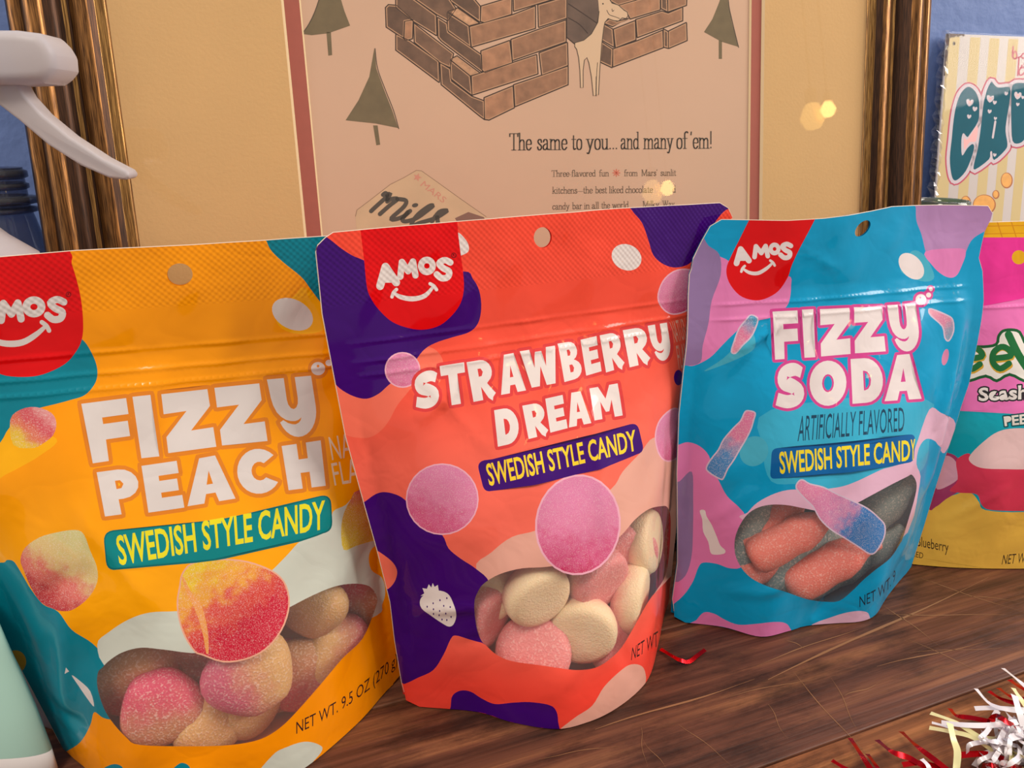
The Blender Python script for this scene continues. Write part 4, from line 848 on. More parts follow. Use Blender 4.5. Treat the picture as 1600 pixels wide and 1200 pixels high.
# moulding cross-section: (distance from the outer edge, height), with a material for each run
prof = [(0, -.012), (0, .012), (.0015, .0145), (.0045, .0150), (.006, .0128), (.008, .0155), (.0115, .0165), (.0145, .0130), (.0165, .0085), (.0205, .0068), (.0215, .0078), (.0225, .0068), (.024, .0080), (.028, .0105), (.0315, .0090), (.0335, .0055), (.0345, .0060), (.0358, .0048), (.0368, .0052), (.038, .0030), (.0395, -.001), (.0395, -.012)]
pmat = [1, 1, 0, 0, 1, 0, 0, 1, 1, 2, 2, 1, 0, 0, 1, 2, 2, 2, 2, 1, 1]
def rail(axis, at, sgn, a0, a1):
    V, F, MI = [], [], []
    for d, h in prof:
        for e, s in ((a0, 1), (a1, -1)):
            c = e + s * d; V.append((at + sgn * d, c, h) if axis == 'y' else (c, at + sgn * d, h))
    for i in range(len(prof) - 1): F.append((2 * i, 2 * i + 1, 2 * i + 3, 2 * i + 2)); MI.append(pmat[i])
    o = mesh_obj('moulding_rail', V, F, None, frame)
    for m in (m_g1, m_g2, m_g3): o.data.materials.append(m)
    o.data.polygons.foreach_set('material_index', MI)
    o.data.polygons.foreach_set('use_smooth', [True] * len(o.data.polygons)); o.data.update()
    return o
rail('y', x0f, 1, .0032, FH); rail('y', x1f, -1, .0032, FH); rail('x', .0032, 1, x0f, x1f); rail('x', FH, -1, x0f, x1f)
m_mat = simple('cream_mat_board', (207, 165, 109), .85, bump=(600, .25, .0006), noise=(30, .02))
m_redm = simple('red_brown_mat', (164, 84, 68), .8, noise=(200, .04)); m_bev = simple('pale_mat_bevel', (232, 206, 160), .7)
m_pap = simple('aged_paper', (206, 167, 139), .8, noise=(14, .035))
XM0, XM1, XP0, XP1 = -.1003, .1672, -.0922, .1598; YB, YT = .105, .53
def ring(name, xo0, xo1, yo0, yo1, xi0, xi1, yi0, yi1, z, mat):
    V = [(xo0, yo0, z), (xo1, yo0, z), (xo1, yo1, z), (xo0, yo1, z), (xi0, yi0, z), (xi1, yi0, z), (xi1, yi1, z), (xi0, yi1, z)]
    return mesh_obj(name, V, [(0, 1, 5, 4), (1, 2, 6, 5), (2, 3, 7, 6), (3, 0, 4, 7)], mat, frame)
def bevel_ring(name, x0, x1, y0, y1, w, z1, z0, mat):
    V = [(x0, y0, z1), (x1, y0, z1), (x1, y1, z1), (x0, y1, z1), (x0 + w, y0 + w, z0), (x1 - w, y0 + w, z0), (x1 - w, y1 - w, z0), (x0 + w, y1 - w, z0)]
    return mesh_obj(name, V, [(0, 1, 5, 4), (1, 2, 6, 5), (2, 3, 7, 6), (3, 0, 4, 7)], mat, frame)
ring('mat_board', x0f + .03, x1f - .03, .03, FH - .03, XM0 - .0012, XM1 + .0012, YB - .009, YT + .009, .0028, m_mat); bevel_ring('mat_bevel', XM0 - .0012, XM1 + .0012, YB - .009, YT + .009, .0012, .0028, .0013, m_bev)
ring('inner_mat', XM0 - .002, XM1 + .002, YB - .01, YT + .01, XP0 - .0008, XP1 + .0008, YB, YT, .0012, m_redm); bevel_ring('inner_mat_bevel', XP0 - .0008, XP1 + .0008, YB, YT, .0008, .0012, .0001, m_bev)
V, F = box(XP0 - .004, XP1 + .004, YB - .004, YT + .004, -.0015, 0); paper = mesh_obj('advertisement_sheet', V, F, m_pap, frame)
V, F = box(x0f + .02, x1f - .02, .02, FH - .02, -.0110, -.0030); mesh_obj('backing_board', V, F, simple('brown_backing', (120, 92, 66), .9), frame)
mesh_obj('glass_pane', [(x0f + .036, .036, .0046), (x1f - .036, .036, .0046), (x1f - .036, FH - .036, .0046), (x0f + .036, FH - .036, .0046)], [(0, 1, 2, 3)], clear_film('frame_glass', .0, (255, 255, 255), .02, 1.15, False), frame)
# printed matter on the sheet
def flat_print(name, loops_px, mat, z, rule='nz', px=True):
    L = [fp(l) if px else np.asarray(l, float) for l in loops_px]; A = np.vstack(L); lo, hi = A.min(0) - 1, A.max(0) + 1
    P, T, ID = partition(np.array([lo, (hi[0], lo[1]), hi, (lo[0], hi[1])]), [Shape('a', None, L, rule)], [])
    T = T[ID == 0]
    if not len(T): return
    u, ix = np.unique(T, return_inverse=True); P = P[u] / 1000
    return mesh_obj(name, np.c_[P, np.full(len(P), z * .16)], ix.reshape(T.shape), mat, paper)
m_tree = simple('printed_olive_brown', (112, 96, 68), .85, noise=(150, .12)); m_ink = simple('printed_dark_ink', (70, 58, 44), .85)
for cr_, tk, ln in (([(472,53),(483,37),(495,10),(510,-40),(524,-70),(533,0),(538,17),(547,40),(513,52),(487,55)], [(510,50),(517,50),(519,86),(513,87)], [(510,-40),(495,10),(483,37),(471,54)]),
                ([(585,75),(588,107),(600,140),(613,173),(622,200),(587,193),(540,188),(560,157),(577,120)], [(583,196),(590,196),(594,226),(588,227)], [(586,76),(590,107),(602,140),(615,173),(623,201)]),
                ([(1138,-60),(1134,-25),(1122,8),(1113,30),(1100,50),(1127,65),(1153,73),(1143,33),(1137,0)], [(1123,63),(1128,64),(1128,92),(1123,92)], [(1139,-55),(1138,0),(1144,33),(1154,74)])):
    flat_print('printed_tree', [cr_], m_tree, .0003); flat_print('printed_tree_trunk', [tk], m_tree, .0003); flat_print('printed_tree_line', [stroke(ln, .6)], m_ink, .0005)
BK = [('l', [(603,12),(607,8),(620,9),(644,31),(632,33),(631,60),(604,42)]), ('r', [(632,34),(645,31),(644,60),(634,63),(631,60)]), ('l', [(619,-20),(645,-2),(681,24),(682,55),(646,33),(619,12)]), ('l', [(645,-30),(700,-4),(712,14),(700,32),(682,22),(645,-4)]), ('l', [(684,28),(698,37),(700,50),(735,74),(752,86),(753,112),(690,64),(685,58)]), ('l', [(647,37),(708,84),(703,105),(688,98),(648,66)]),
      ('l', [(619,54),(640,64),(685,96),(686,128),(619,78)]), ('l', [(688,99),(703,108),(705,127),(737,151),(756,158),(757,186),(750,181),(690,132)]), ('l', [(699,20),(732,41),(735,73),(700,48)]), ('t', [(700,18),(715,13),(748,36),(733,40)]), ('l', [(704,95),(734,119),(737,148),(705,123)]), ('t', [(704,93),(714,88),(749,114),(735,118)]), ('l', [(700,-20),(735,-8),(750,10),(750,34),(705,2)]),
      ('r', [(752,10),(799,-4),(799,22),(757,35),(751,33)]), ('r', [(802,-20),(885,-30),(885,-8),(803,17)]), ('r', [(734,42),(800,24),(836,10),(836,44),(737,73)]), ('r', [(841,8),(885,-5),(885,28),(842,42)]), ('r', [(752,80),(796,64),(800,98),(758,113),(752,108)]), ('r', [(799,62),(843,46),(884,32),(884,65),(801,94)]), ('r', [(737,119),(802,98),(838,86),(840,115),(738,148)]), ('r', [(843,83),(886,67),(887,102),(847,117)]), ('r', [(757,153),(801,135),(803,168),(764,187),(757,186)]), ('r', [(803,133),(847,118),(887,104),(887,132),(805,166)]),
      ('d', [(886,-20),(934,-20),(936,20),(930,45),(915,62),(898,68),(886,58)]), ('r', [(950,-20),(993,-14),(993,0),(966,8),(955,2)]), ('r', [(966,9),(1000,-1),(1031,-10),(1031,15),(985,29),(979,18)]), ('l', [(1033,-10),(1042,-6),(1043,18),(1033,13)]), ('r', [(1044,-8),(1073,-18),(1072,8),(1044,18)]), ('r', [(944,36),(952,30),(964,34),(984,29),(957,41)]), ('l', [(943,38),(957,46),(959,73),(940,62)]), ('r', [(959,46),(992,33),(993,62),(962,74)]), ('r', [(994,31),(1034,18),(1044,21),(1066,12),(1066,32),(996,58)]),
      ('l', [(940,66),(957,77),(956,105),(937,96)]), ('r', [(958,77),(994,65),(1035,48),(1036,74),(958,104)]), ('l', [(1037,46),(1044,50),(1044,75),(1037,73)]), ('r', [(1045,49),(1072,36),(1073,63),(1045,75)])]
def tints(nm, c, n, sc): return [simple('%s_%d' % (nm, i), [v * f for v in c], .85, noise=(sc, n)) for i, f in enumerate((1, .9, 1.08, .96))]
bmats = {'l': tints('printed_brick_dark', (108, 80, 62), .3, 160), 'r': tints('printed_brick_mid', (150, 108, 80), .28, 160), 't': tints('printed_brick_top', (176, 134, 102), .3, 400), 'd': tints('printed_arch_dark', (96, 76, 64), .3, 90)}
m_be = simple('printed_brick_edge', (186, 142, 108), .85); m_gap = simple('printed_mortar_shade', (62, 44, 34), .85)
bi = 0
for k_, pts in BK:
    P = sm(rrect(pts, 1) if False else np.array(pts, float), 1)
    flat_print('printed_brick_joint', [grow(P, 1.6)], m_gap, .00025)
    if k_ != 'd': flat_print('printed_brick_edge', [P], m_be, .00035)
    bi += 1; flat_print('printed_brick', [grow(P, -1.7) if k_ != 'd' else P], bmats[k_][bi % len(bmats[k_])], .00045)
    if k_ != 'd': flat_print('printed_brick_joint', [grow(P, .9), grow(P, -.1)], m_gap, .0005, 'eo')
for l_ in ([(888,6),(912,22),(935,38)], [(888,28),(905,38),(918,52)]): flat_print('printed_arch_line', [stroke(l_, .8)], m_gap, .0005)
dv = [(933,-20),(948,-20),(953,0),(956,5),(966,8),(975,16),(980,19),(981,25),(978,29),(972,28),(966,33),(958,32),(950,29),(945,35),(943,45),(940,70),(937,110),(935,148),(932,148),(931.5,120),(931,149),(927,150),(924,120),(920,98),(917,90),(913,94),(911,110),(911,137),(907,137),(906,110),(904,90),(901,77),(898,73),(898,67),(912,63),(924,53),(934,35),(936,18)]
flat_print('printed_deer', [dv], simple('printed_cream', (214, 180, 146), .85), .0006)
for i0, i1 in ((2, 17), (19, 33), (33, 38)): flat_print('printed_deer_line', [stroke(dv[i0:i1 + 1], .55, False)], m_ink, .0008)
for l_ in ([(948,16),(952,23),(960,26),(968,29)], [(956,14),(957,18),(959,16)], [(931.5,150),(932,120),(933.5,98)]): flat_print('printed_deer_line', [stroke(l_, .45)], m_ink, .0008)
flat_print('printed_deer_line', [ell(942, 6, 1.3, 1.3, n=10)], m_ink, .0008)
# wrapped bar with script lettering
Wo = (540, 250); ws = 6.154
wr_ = off(Wo, ws, [(95,540),(110,480),(230,390),(430,235),(560,170),(680,100),(730,105),(850,190),(1100,370),(1350,545),(1400,760),(1300,900),(120,900)])
flat_print('printed_wrapper', [wr_], simple('printed_wrapper_tan', (204, 170, 134), .8, noise=(60, .08)), .0003); flat_print('printed_wrapper_line', [stroke(wr_[:10], .5, False)], simple('printed_brown_line', (150, 116, 90), .85), .0004)
flat_print('printed_wrapper_shade', [off(Wo, ws, [(1050,560),(1180,500),(1330,550),(1360,620),(1100,640)])], simple('printed_maroon_tint', (134, 96, 82), .85), .0004)
m_scr2 = simple('printed_script_ink', (82, 72, 62), .85)
for st in ([(245,492),(300,440),(350,395),(400,345),(385,318),(360,335)], [(400,345),(430,320),(400,380)], [(330,520),(420,440),(500,375),(440,375),(400,400)], [(500,375),(580,390),(560,450),(440,560),(480,570),(560,540),(620,490)], [(600,500),(545,570),(580,590),(680,560),(780,490),(840,440),(800,445),(700,520),(640,600),(640,640),(700,610),(860,560),(960,500),(970,485),(900,500),(830,590)], [(880,550),(890,620)]):
    flat_print('script_lettering', [stroke(off(Wo, ws, st), 3.3)], m_scr2, .0006)
flat_print('script_lettering', [ell(*off(Wo, ws, [(668, 435)])[0], 5, 3.2, -15)], m_scr2, .0006)
m_pkl = simple('printed_pink_line', (206, 138, 116), .85)
flat_print('maker_lettering', text_quad('MARS', off(Wo, ws, [(760,200),(975,370),(935,415),(715,245)])), m_pkl, .0006)
flat_print('maker_star', [[(lambda a, r: (652 + r * math.cos(a), 277 + r * math.sin(a)))(math.pi * k / 5 - 1.2, 7 if k % 2 == 0 else 3) for k in range(10)]], m_pkl, .0006)
# didone lettering drawn with a broad horizontal nib
C3 = lambda *p: sm(p, 5, False).tolist()
def sf(x, y=0, w=.075): return [(x - w, y), (x + w, y)]
GS = {
 'T': (.50, [[(.25,.97),(.25,0)], sf(.25,0,.11), [(.02,.97),(.48,.97)], [(.02,.97),(.02,.80)], [(.48,.97),(.48,.80)]]),
 'h': (.42, [[(.08,1),(.08,0)], C3((.08,.45),(.18,.59),(.28,.58),(.33,.46)), [(.33,.46),(.33,0)], sf(.08), sf(.33), [(.02,.99),(.08,.99)]]),
 'n': (.42, [[(.08,.62),(.08,0)], C3((.08,.45),(.18,.59),(.28,.58),(.33,.46)), [(.33,.46),(.33,0)], sf(.08), sf(.33), [(.02,.61),(.08,.61)]]),
 'm': (.66, [[(.08,.62),(.08,0)], C3((.08,.45),(.17,.59),(.27,.58),(.32,.46)), [(.32,.46),(.32,0)], C3((.32,.45),(.42,.59),(.51,.58),(.56,.46)), [(.56,.46),(.56,0)], sf(.08), sf(.32), sf(.56), [(.02,.61),(.08,.61)]]),
 'e': (.36, [C3((.06,.34),(.31,.34),(.29,.55),(.19,.62),(.08,.52),(.05,.30),(.09,.07),(.20,-.01),(.32,.14))]),
 's': (.31, [C3((.25,.44),(.23,.58),(.14,.62),(.06,.52),(.10,.38),(.22,.26),(.26,.12),(.16,-.01),(.07,.04),(.04,.18))]),
 'a': (.40, [C3((.06,.46),(.10,.59),(.20,.61),(.27,.50),(.27,.1)), C3((.27,.10),(.31,.01),(.38,.04)), C3((.27,.36),(.14,.32),(.05,.20),(.08,.03),(.18,.01),(.27,.14))]),
 't': (.27, [[(.12,.82),(.12,.12)], C3((.12,.12),(.16,0),(.25,.06)), [(.02,.60),(.24,.60)]]),
 'o': (.38, [C3((.19,.62),(.08,.54),(.05,.30),(.08,.07),(.19,-.01),(.30,.07),(.33,.30),(.30,.54),(.19,.62))]),
 'y': (.42, [[(.07,.60),(.21,.04)], C3((.35,.60),(.21,.04),(.13,-.24),(.05,-.20)), sf(.08,.60), sf(.35,.60,.055)]),
 'u': (.42, [[(.08,.60),(.08,.14)], C3((.08,.14),(.13,.01),(.24,.02),(.32,.15)), [(.32,.62),(.32,0)], [(.02,.60),(.08,.60)], [(.26,.60),(.32,.60)], [(.32,.01),(.39,.01)]]),
 'd': (.42, [[(.32,1),(.32,0)], C3((.32,.48),(.20,.61),(.08,.50),(.05,.30),(.09,.07),(.20,0),(.32,.13)), [(.26,.99),(.32,.99)], [(.32,.01),(.39,.01)]]),
 'b': (.42, [[(.09,1),(.09,0)], C3((.09,.48),(.21,.61),(.33,.50),(.36,.30),(.32,.07),(.21,0),(.09,.13)), [(.03,.99),(.09,.99)]]),
 'f': (.27, [C3((.29,.92),(.22,1.0),(.12,.88),(.12,.6)), [(.12,.6),(.12,0)], [(.02,.60),(.24,.60)], sf(.12)]),
 'r': (.30, [[(.08,.62),(.08,0)], C3((.08,.42),(.17,.60),(.27,.56)), sf(.08), [(.02,.61),(.08,.61)]]),
 'l': (.18, [[(.09,1),(.09,0)], sf(.09), [(.02,.99),(.09,.99)]]), 'i': (.18, [[(.09,.60),(.09,0)], sf(.09), [(.02,.60),(.09,.60)], [(.09,.80),(.09,.86)]]),
 'k': (.42, [[(.08,1),(.08,0)], [(.08,.28),(.33,.60)], [(.17,.38),(.34,0)], sf(.08), sf(.34,0,.06), sf(.32,.60,.06), [(.02,.99),(.08,.99)]]),
 'c': (.34, [C3((.29,.46),(.23,.61),(.13,.58),(.05,.38),(.06,.16),(.16,-.01),(.29,.14))]), 'v': (.38, [[(.06,.60),(.20,.02)], [(.20,.02),(.33,.60)], sf(.07,.60), sf(.33,.60,.05)]),
 'w': (.56, [[(.06,.60),(.18,.02)], [(.18,.02),(.29,.58)], [(.27,.60),(.39,.02)], [(.39,.02),(.51,.60)], sf(.07,.60), sf(.51,.60,.05)]),
 'M': (.74, [[(.10,.97),(.10,0)], [(.12,.97),(.35,.05)], [(.35,.05),(.60,.97)], [(.62,.97),(.62,0)], sf(.10), sf(.62), sf(.10,.97,.06), sf(.62,.97,.06)]), 'W': (.80, [[(.08,.97),(.25,.03)], [(.25,.03),(.40,.9)], [(.38,.97),(.55,.03)], [(.55,.03),(.72,.97)], sf(.08,.97), sf(.38,.97), sf(.72,.97,.05)]),
 '.': (.17, [[(.07,.02),(.07,.06)]]), '-': (.22, [[(.04,.28),(.18,.28)]]), '_': (.62, [[(.02,.28),(.60,.28)]]), "'": (.16, [[(.08,.98),(.06,.80)]]), '!': (.2, [[(.09,1),(.09,.26)], [(.09,.02),(.09,.07)]]), ' ': (.26, []), '*': (.5, []),
}
def didone(name, text, q, mat, nib=.075, z=.0006):
    W = sum(GS[c][0] for c in text); x = 0; V, F = [], []
    TL, TR, BR, BL = [np.array(p, float) for p in q]; hx, hy = nib / 2, .019
    def mp_(a, b): u = a / W; return (BL * (1 - u) + BR * u) + ((TL - BL) * (1 - u) + (TR - BR) * u) * b
    for c in text:
        w, st = GS[c]
        for ln in st:
            for (ax, ay), (bx, by) in zip(ln, ln[1:]):
                P = [(x + px_ + sx, py_ + sy) for px_, py_ in ((ax, ay), (bx, by)) for sx in (-hx, hx) for sy in (-hy, hy)]
                P = sorted(set((round(a, 5), round(b, 5)) for a, b in P)); lo = []; hi = []
                for p in P:
                    while len(lo) > 1 and (lo[-1][0]-lo[-2][0])*(p[1]-lo[-2][1])-(lo[-1][1]-lo[-2][1])*(p[0]-lo[-2][0]) <= 0: lo.pop()
                    lo.append(p)
                for p in reversed(P):
                    while len(hi) > 1 and (hi[-1][0]-hi[-2][0])*(p[1]-hi[-2][1])-(hi[-1][1]-hi[-2][1])*(p[0]-hi[-2][0]) <= 0: hi.pop()
                    hi.append(p)
                H_ = lo[:-1] + hi[:-1]; i0 = len(V); V += [mp_(*p) for p in H_]; F.append(tuple(range(i0, i0 + len(H_))))
        x += w
    P = fp(np.array(V)) / 1000
    return mesh_obj(name, np.c_[P, np.full(len(P), z * .16)], F, mat, paper)
m_hd = simple('printed_headline_ink', (64, 54, 42), .85); m_bd = simple('printed_text_ink', (104, 86, 66), .85)
def words(name, y0, y1, sl, items, mat, nib):
    for t_, xa, xb in items:
        f = lambda x, y: (x, y + sl * (x - 860)); didone(name, t_, [f(xa, y0), f(xb, y0), f(xb, y1), f(xa, y1)], mat, nib)
words('headline_lettering', 207.5, 234, -.009, [('The',796,831),('same',839,886.5),('to',893,910),('you...',916,966),('and',969.5,999),('many',1005.5,1052),('of',1056.5,1074),("'em!",1078,1113.5)], m_hd, .072)
words('body_lettering', 266, 276, -.008, [('Three-flavored',862,931),('fun',936,951.5),('from',975,996.5),("Mars'",1002,1027.5),('sunlit',1032,1056.5)], m_bd, .062)
words('body_lettering', 292, 302.5, -.010, [('kitchens_the',863,926),('best',930,948.5),('liked',951.5,974.5),('chocolate',977,1020),('d',1051,1056)], m_bd, .062)
words('body_lettering', 317, 327.5, -.021, [('candy',863,890),('bar',894,909.5),('in',912.5,921.5),('all',924.5,936),('the',939.5,953),('world',956.5,982.5),('. . .',986,1001),('Milky',1004,1030),('Way.',1035,1056)], m_bd, .062)
for k in range(4): a = math.pi * k / 4; flat_print('printed_asterisk', [stroke([(963 - 5.5 * math.cos(a), 270 - 5.5 * math.sin(a)), (963 + 5.5 * math.cos(a), 270 + 5.5 * math.sin(a))], .7, False)], simple('printed_red_star', (214, 110, 84), .85), .0006)

# ------------------------------------------------------------------ tin sign
SL = math.radians(9); SY = math.radians(16)
SXv = np.array([math.cos(SY), math.sin(SY), 0]); SUv = np.array([-math.sin(SY) * math.sin(SL), math.cos(SY) * math.sin(SL), math.cos(SL)]); SNv = np.cross(SXv, SUv)
SO = np.array([0, .448, 0])
def sp(px): q = on_plane(px, SO, SNv) - SO; return np.c_[q @ SXv, q @ SUv] * 1000
c0 = sp([(1474, 52), (1466, 300)]); sx0 = c0[:, 0].mean() / 1000; stop = c0[0, 1] / 1000
sx1 = sx0 + .205
sign = empty('tin_sign', (0, 0, 0)); sign.matrix_world = Matrix(((SXv[0], SUv[0], SNv[0], SO[0]), (SXv[1], SUv[1], SNv[1], SO[1]), (SXv[2], SUv[2], SNv[2], SO[2]), (0, 0, 0, 1)))
tag(sign, 'cream striped tin sign with big teal letters in clear wrap', 'sign')
V, F = box(sx0, sx1, .0, stop, -.0012, 0); plate = mesh_obj('sign_plate', V, F, simple('cream_enamel', (204, 194, 190), .65, spec=.2), sign); bevel(plate, .0005, 2)
def sign_print(name, loops, mat, z, rule='nz', px=True):
    L = [sp(l) if px else np.asarray(l, float) for l in loops]; A = np.vstack(L); lo, hi = A.min(0) - 1, A.max(0) + 1
    P, T, ID = partition(np.array([lo, (hi[0], lo[1]), hi, (lo[0], hi[1])]), [Shape('a', None, L, rule)], []); T = T[ID == 0]
    if not len(T): return
    P = P / 1000; k = (P[T].mean(1)[:, 0] < sx1 - .0005); T = T[k]; u, ix = np.unique(T, return_inverse=True); P = P[u]
    return mesh_obj(name, np.c_[P, np.full(len(P), z * .16)], ix.reshape(T.shape), mat, plate)
m_str = simple('printed_straw_stripe', (206, 184, 134),.65, spec=.2)
st_x = [1480.5, 1520, 1550, 1580]
xs_ = [(sp([(1477, 110)])[0, 0], sp([(1496, 110)])[0, 0]), (sp([(1512, 110)])[0, 0], sp([(1528, 110)])[0, 0]), (sp([(1542, 110)])[0, 0], sp([(1558, 110)])[0, 0])]
step = xs_[2][0] - xs_[1][0]
for k in range(9):
    a, b_ = (xs_[0] if k == 0 else (xs_[1][0] + (k - 1) * step, xs_[1][1] + (k - 1) * step))
    if b_ > sx1 * 1000 - 2: break
    V = [(a / 1000, .003, .00003), (b_ / 1000, .003, .00003), (b_ / 1000, stop - .002, .00003), (a / 1000, stop - .002, .00003)]; mesh_obj('printed_stripe', V, [(0, 1, 2, 3)], m_str, plate)
Cc = sm([(1490,187),(1494,165),(1500,148),(1508,138),(1515,136),(1523,142),(1529,155),(1530,170),(1528,190),(1515,210),(1511,214),(1505,208),(1502,219),(1503,243),(1511,232),(1519,225),(1522,230),(1518,246),(1509,267),(1497,280),(1490,281),(1486,270),(1484,247),(1487,217)], 3)
Aa = sm([(1534,185),(1537,160),(1543,138),(1549,128),(1553,132),(1560,137),(1578,137),(1577,160),(1573,185),(1571,205),(1574,225),(1570,235),(1553,250),(1550,237),(1547,238),(1545,249),(1523,265),(1522,255),(1527,235),(1531,210)], 3)
Nn = sm([(1582,133),(1600,130),(1616,135),(1630,160),(1636,130),(1652,128),(1653,180),(1650,225),(1634,232),(1620,205),(1606,190),(1602,215),(1592,224),(1582,220),(1580,190),(1580,160)], 3)
Dd = [sm([(1660,128),(1690,130),(1708,160),(1708,200),(1692,228),(1660,234),(1657,180)], 3), sm([(1676,160),(1688,168),(1688,190),(1676,200)], 3)]
m_rose = simple('printed_rose_line', (190, 84, 106),.65, spec=.2); m_wl = simple('printed_pale_border', (206, 194, 202),.65, spec=.2); m_tl = simple('printed_teal', (10, 88, 106), .65, spec=.15, noise=(60, .08)); m_rp = simple('printed_blush', (236, 164, 164), .4)
for L_ in ([Cc], [Aa], [Nn], Dd): sign_print('sign_lettering_outline', [grow(L_[0], 7.5)], m_rose, .0003); 
for L_ in ([Cc], [Aa], [Nn], Dd): sign_print('sign_lettering_border', [grow(L_[0], 5.2)], m_wl, .0004)
sign_print('sign_lettering_blush', [sm([(1506,216),(1512,218),(1527,196),(1525,220),(1515,222),(1507,234)], 3)], m_rp, .0005)
for L_ in ([Cc], [Aa], [Nn], Dd): sign_print('sign_lettering', L_, m_tl, .0006, 'eo')
sign_print('sign_lettering_slit', [stroke([(1555,190),(1551,215)], 1.6, False)], m_wl, .0008)
def heart(cx, cy, s, rot=0): return [(cx + s * (math.cos(rot) * x - math.sin(rot) * y), cy + s * (math.sin(rot) * x + math.cos(rot) * y)) for x, y in [(0, 1.2), (-1, .1), (-.9, -.8), (-.35, -.9), (0, -.4), (.35, -.9), (.9, -.8), (1, .1)]]
for cx, cy, s_ in ((1515,160,5.5),(1523,170,3.6),(1514,182,3.2),(1547,154,5.5),(1554,160,3),(1546,174,3),(1572,146,2.8),(1590,149,5.5),(1598,152,2.5),(1590,163,2.6),(1555,185,2.4),(1554,242,2.6)):
    sign_print('printed_heart', [sm(heart(cx, cy, s_, .15), 2)], m_wl, .0008)
    if s_ > 5: sign_print('printed_heart_core', [sm(heart(cx, cy, s_ * .38, .15), 2)], m_rp, .001)
for stp in ([(1583,73),(1582,84),(1584,92),(1589,88),(1586,80),(1581,88)], [(1586,92),(1595,88),(1598,84),(1604,86)], [(1592,90),(1591,105),(1590,118)], [(1597,102),(1592,112),(1595,118),(1602,110),(1600,100)], [(1596,90),(1606,94),(1602,104),(1596,106)], [(1612,98),(1611,112),(1618,114),(1622,98)]):
    sign_print('script_lettering', [stroke(stp, 1.1)], m_rose, .0006)
m_or = simple('printed_caramel', (226, 160, 70), .4, noise=(200, .1)); m_od = simple('printed_caramel_edge', (170, 96, 40), .4)
for cx, cy, rx, ry in ((1573,282,8.5,11.5),(1538,320,17,15),(1509,316,7,9),(1556,304,4.5,6)):
    sign_print('printed_sweet', [ell(cx, cy, rx + 1, ry + 1)], m_od, .0004); sign_print('printed_sweet', [ell(cx - .5, cy - .5, rx - .6, ry - .6)], m_or, .0006)
m_rust = simple('rusty_tin_edge', (72, 52, 44), .7, noise=(300, .5))
r_ = random.Random(3)
def ragged(n, ax):
    return [(t, (1.2 + 2.4 * r_.random()) * (1 - .6 * k / n)) for k, t in enumerate(np.linspace(0, 1, n))]
tl = np.array([sx0 * 1000, stop * 1000])
sign_print('rust_patch', [np.array([tl + (34 * t * .5, -.0) for t, d in ragged(14, 0)] + [tl + (34 * t * .5, -d * 1.2) for t, d in ragged(14, 0)][::-1])], m_rust, .0008, px=False)
sign_print('rust_patch', [np.array([tl + (0, -30 * t) for t, d in ragged(20, 0)] + [tl + (d * 1.0, -30 * t) for t, d in ragged(20, 0)][::-1])], m_rust, .0008, px=False)
sign_print('nail_hole', [ell(1490.5, 68, 2.1, 3, n=14)], m_rust, .0008)
# crinkled clear wrap folded round the edge
wf = clear_film('crinkled_wrap', .10, (250, 250, 255), .05, 2.2, False)
V, F = [], []; nz_ = 90
for j in range(nz_ + 1):
    u = stop * j / nz_
    for k, (dx, dz) in enumerate(((.0015, .0014), (-.0005, .0022), (-.0028, .001), (-.0034, -.003))): V.append((sx0 + dx + (.0011 * math.sin(j * 2.1 + k) if k else 0), u + .002, dz + .0012 * math.sin(j * 1.7 + 2 * k)))
for j in range(nz_):
    for k in range(3): F.append((j * 4 + k, j * 4 + k + 1, j * 4 + k + 5, j * 4 + k + 4))
mesh_obj('wrap_edge', V, F, wf, sign)
mesh_obj('wrap_front', [(sx0 + .0015, .001, .0014), (sx1, .001, .0014), (sx1, stop + .001, .0014), (sx0 + .0015, stop + .001, .0014)], [(0, 1, 2, 3)], clear_film('wrap_face', .0, (255, 255, 255), .03, .25, False), sign)

# ------------------------------------------------------------------ jar behind the blue pouch
def glass_mat(name, tint, rough=.03, haze=.05): return clear_film(name, haze, tint, rough, 1.2, False)
d = ray([(1469, 312)])[0]; tj = .500 / d[1]; pj = CAM + d * tj
jar = empty('glass_jar', (pj[0], pj[1], 0)); tag(jar, 'green tinted glass jar with thick rim behind the blue pouch', 'jar')
zt = pj[2]; gm = glass_mat('green_glass', (196, 222, 200), haze=.06)
lathe('jar_body', [(.0185, .0005), (.0205, .004), (.0205, zt - .04), (.0195, zt - .03), (.0175, zt - .018), (.0165, zt - .008)], gm, jar, cap=False)
lathe('jar_rim', [(.0165, zt - .0085), (.0184, zt - .0075), (.0190, zt - .004), (.0186, zt - .0006), (.0174, zt), (.0160, zt - .001), (.0155, zt - .004), (.0155, zt - .0085)], glass_mat('green_glass_rim', (150, 180, 150), haze=.12), jar, cap=False)
lathe('jar_floor', [(.001, .0008), (.0185, .0008)], gm, jar, cap=False)

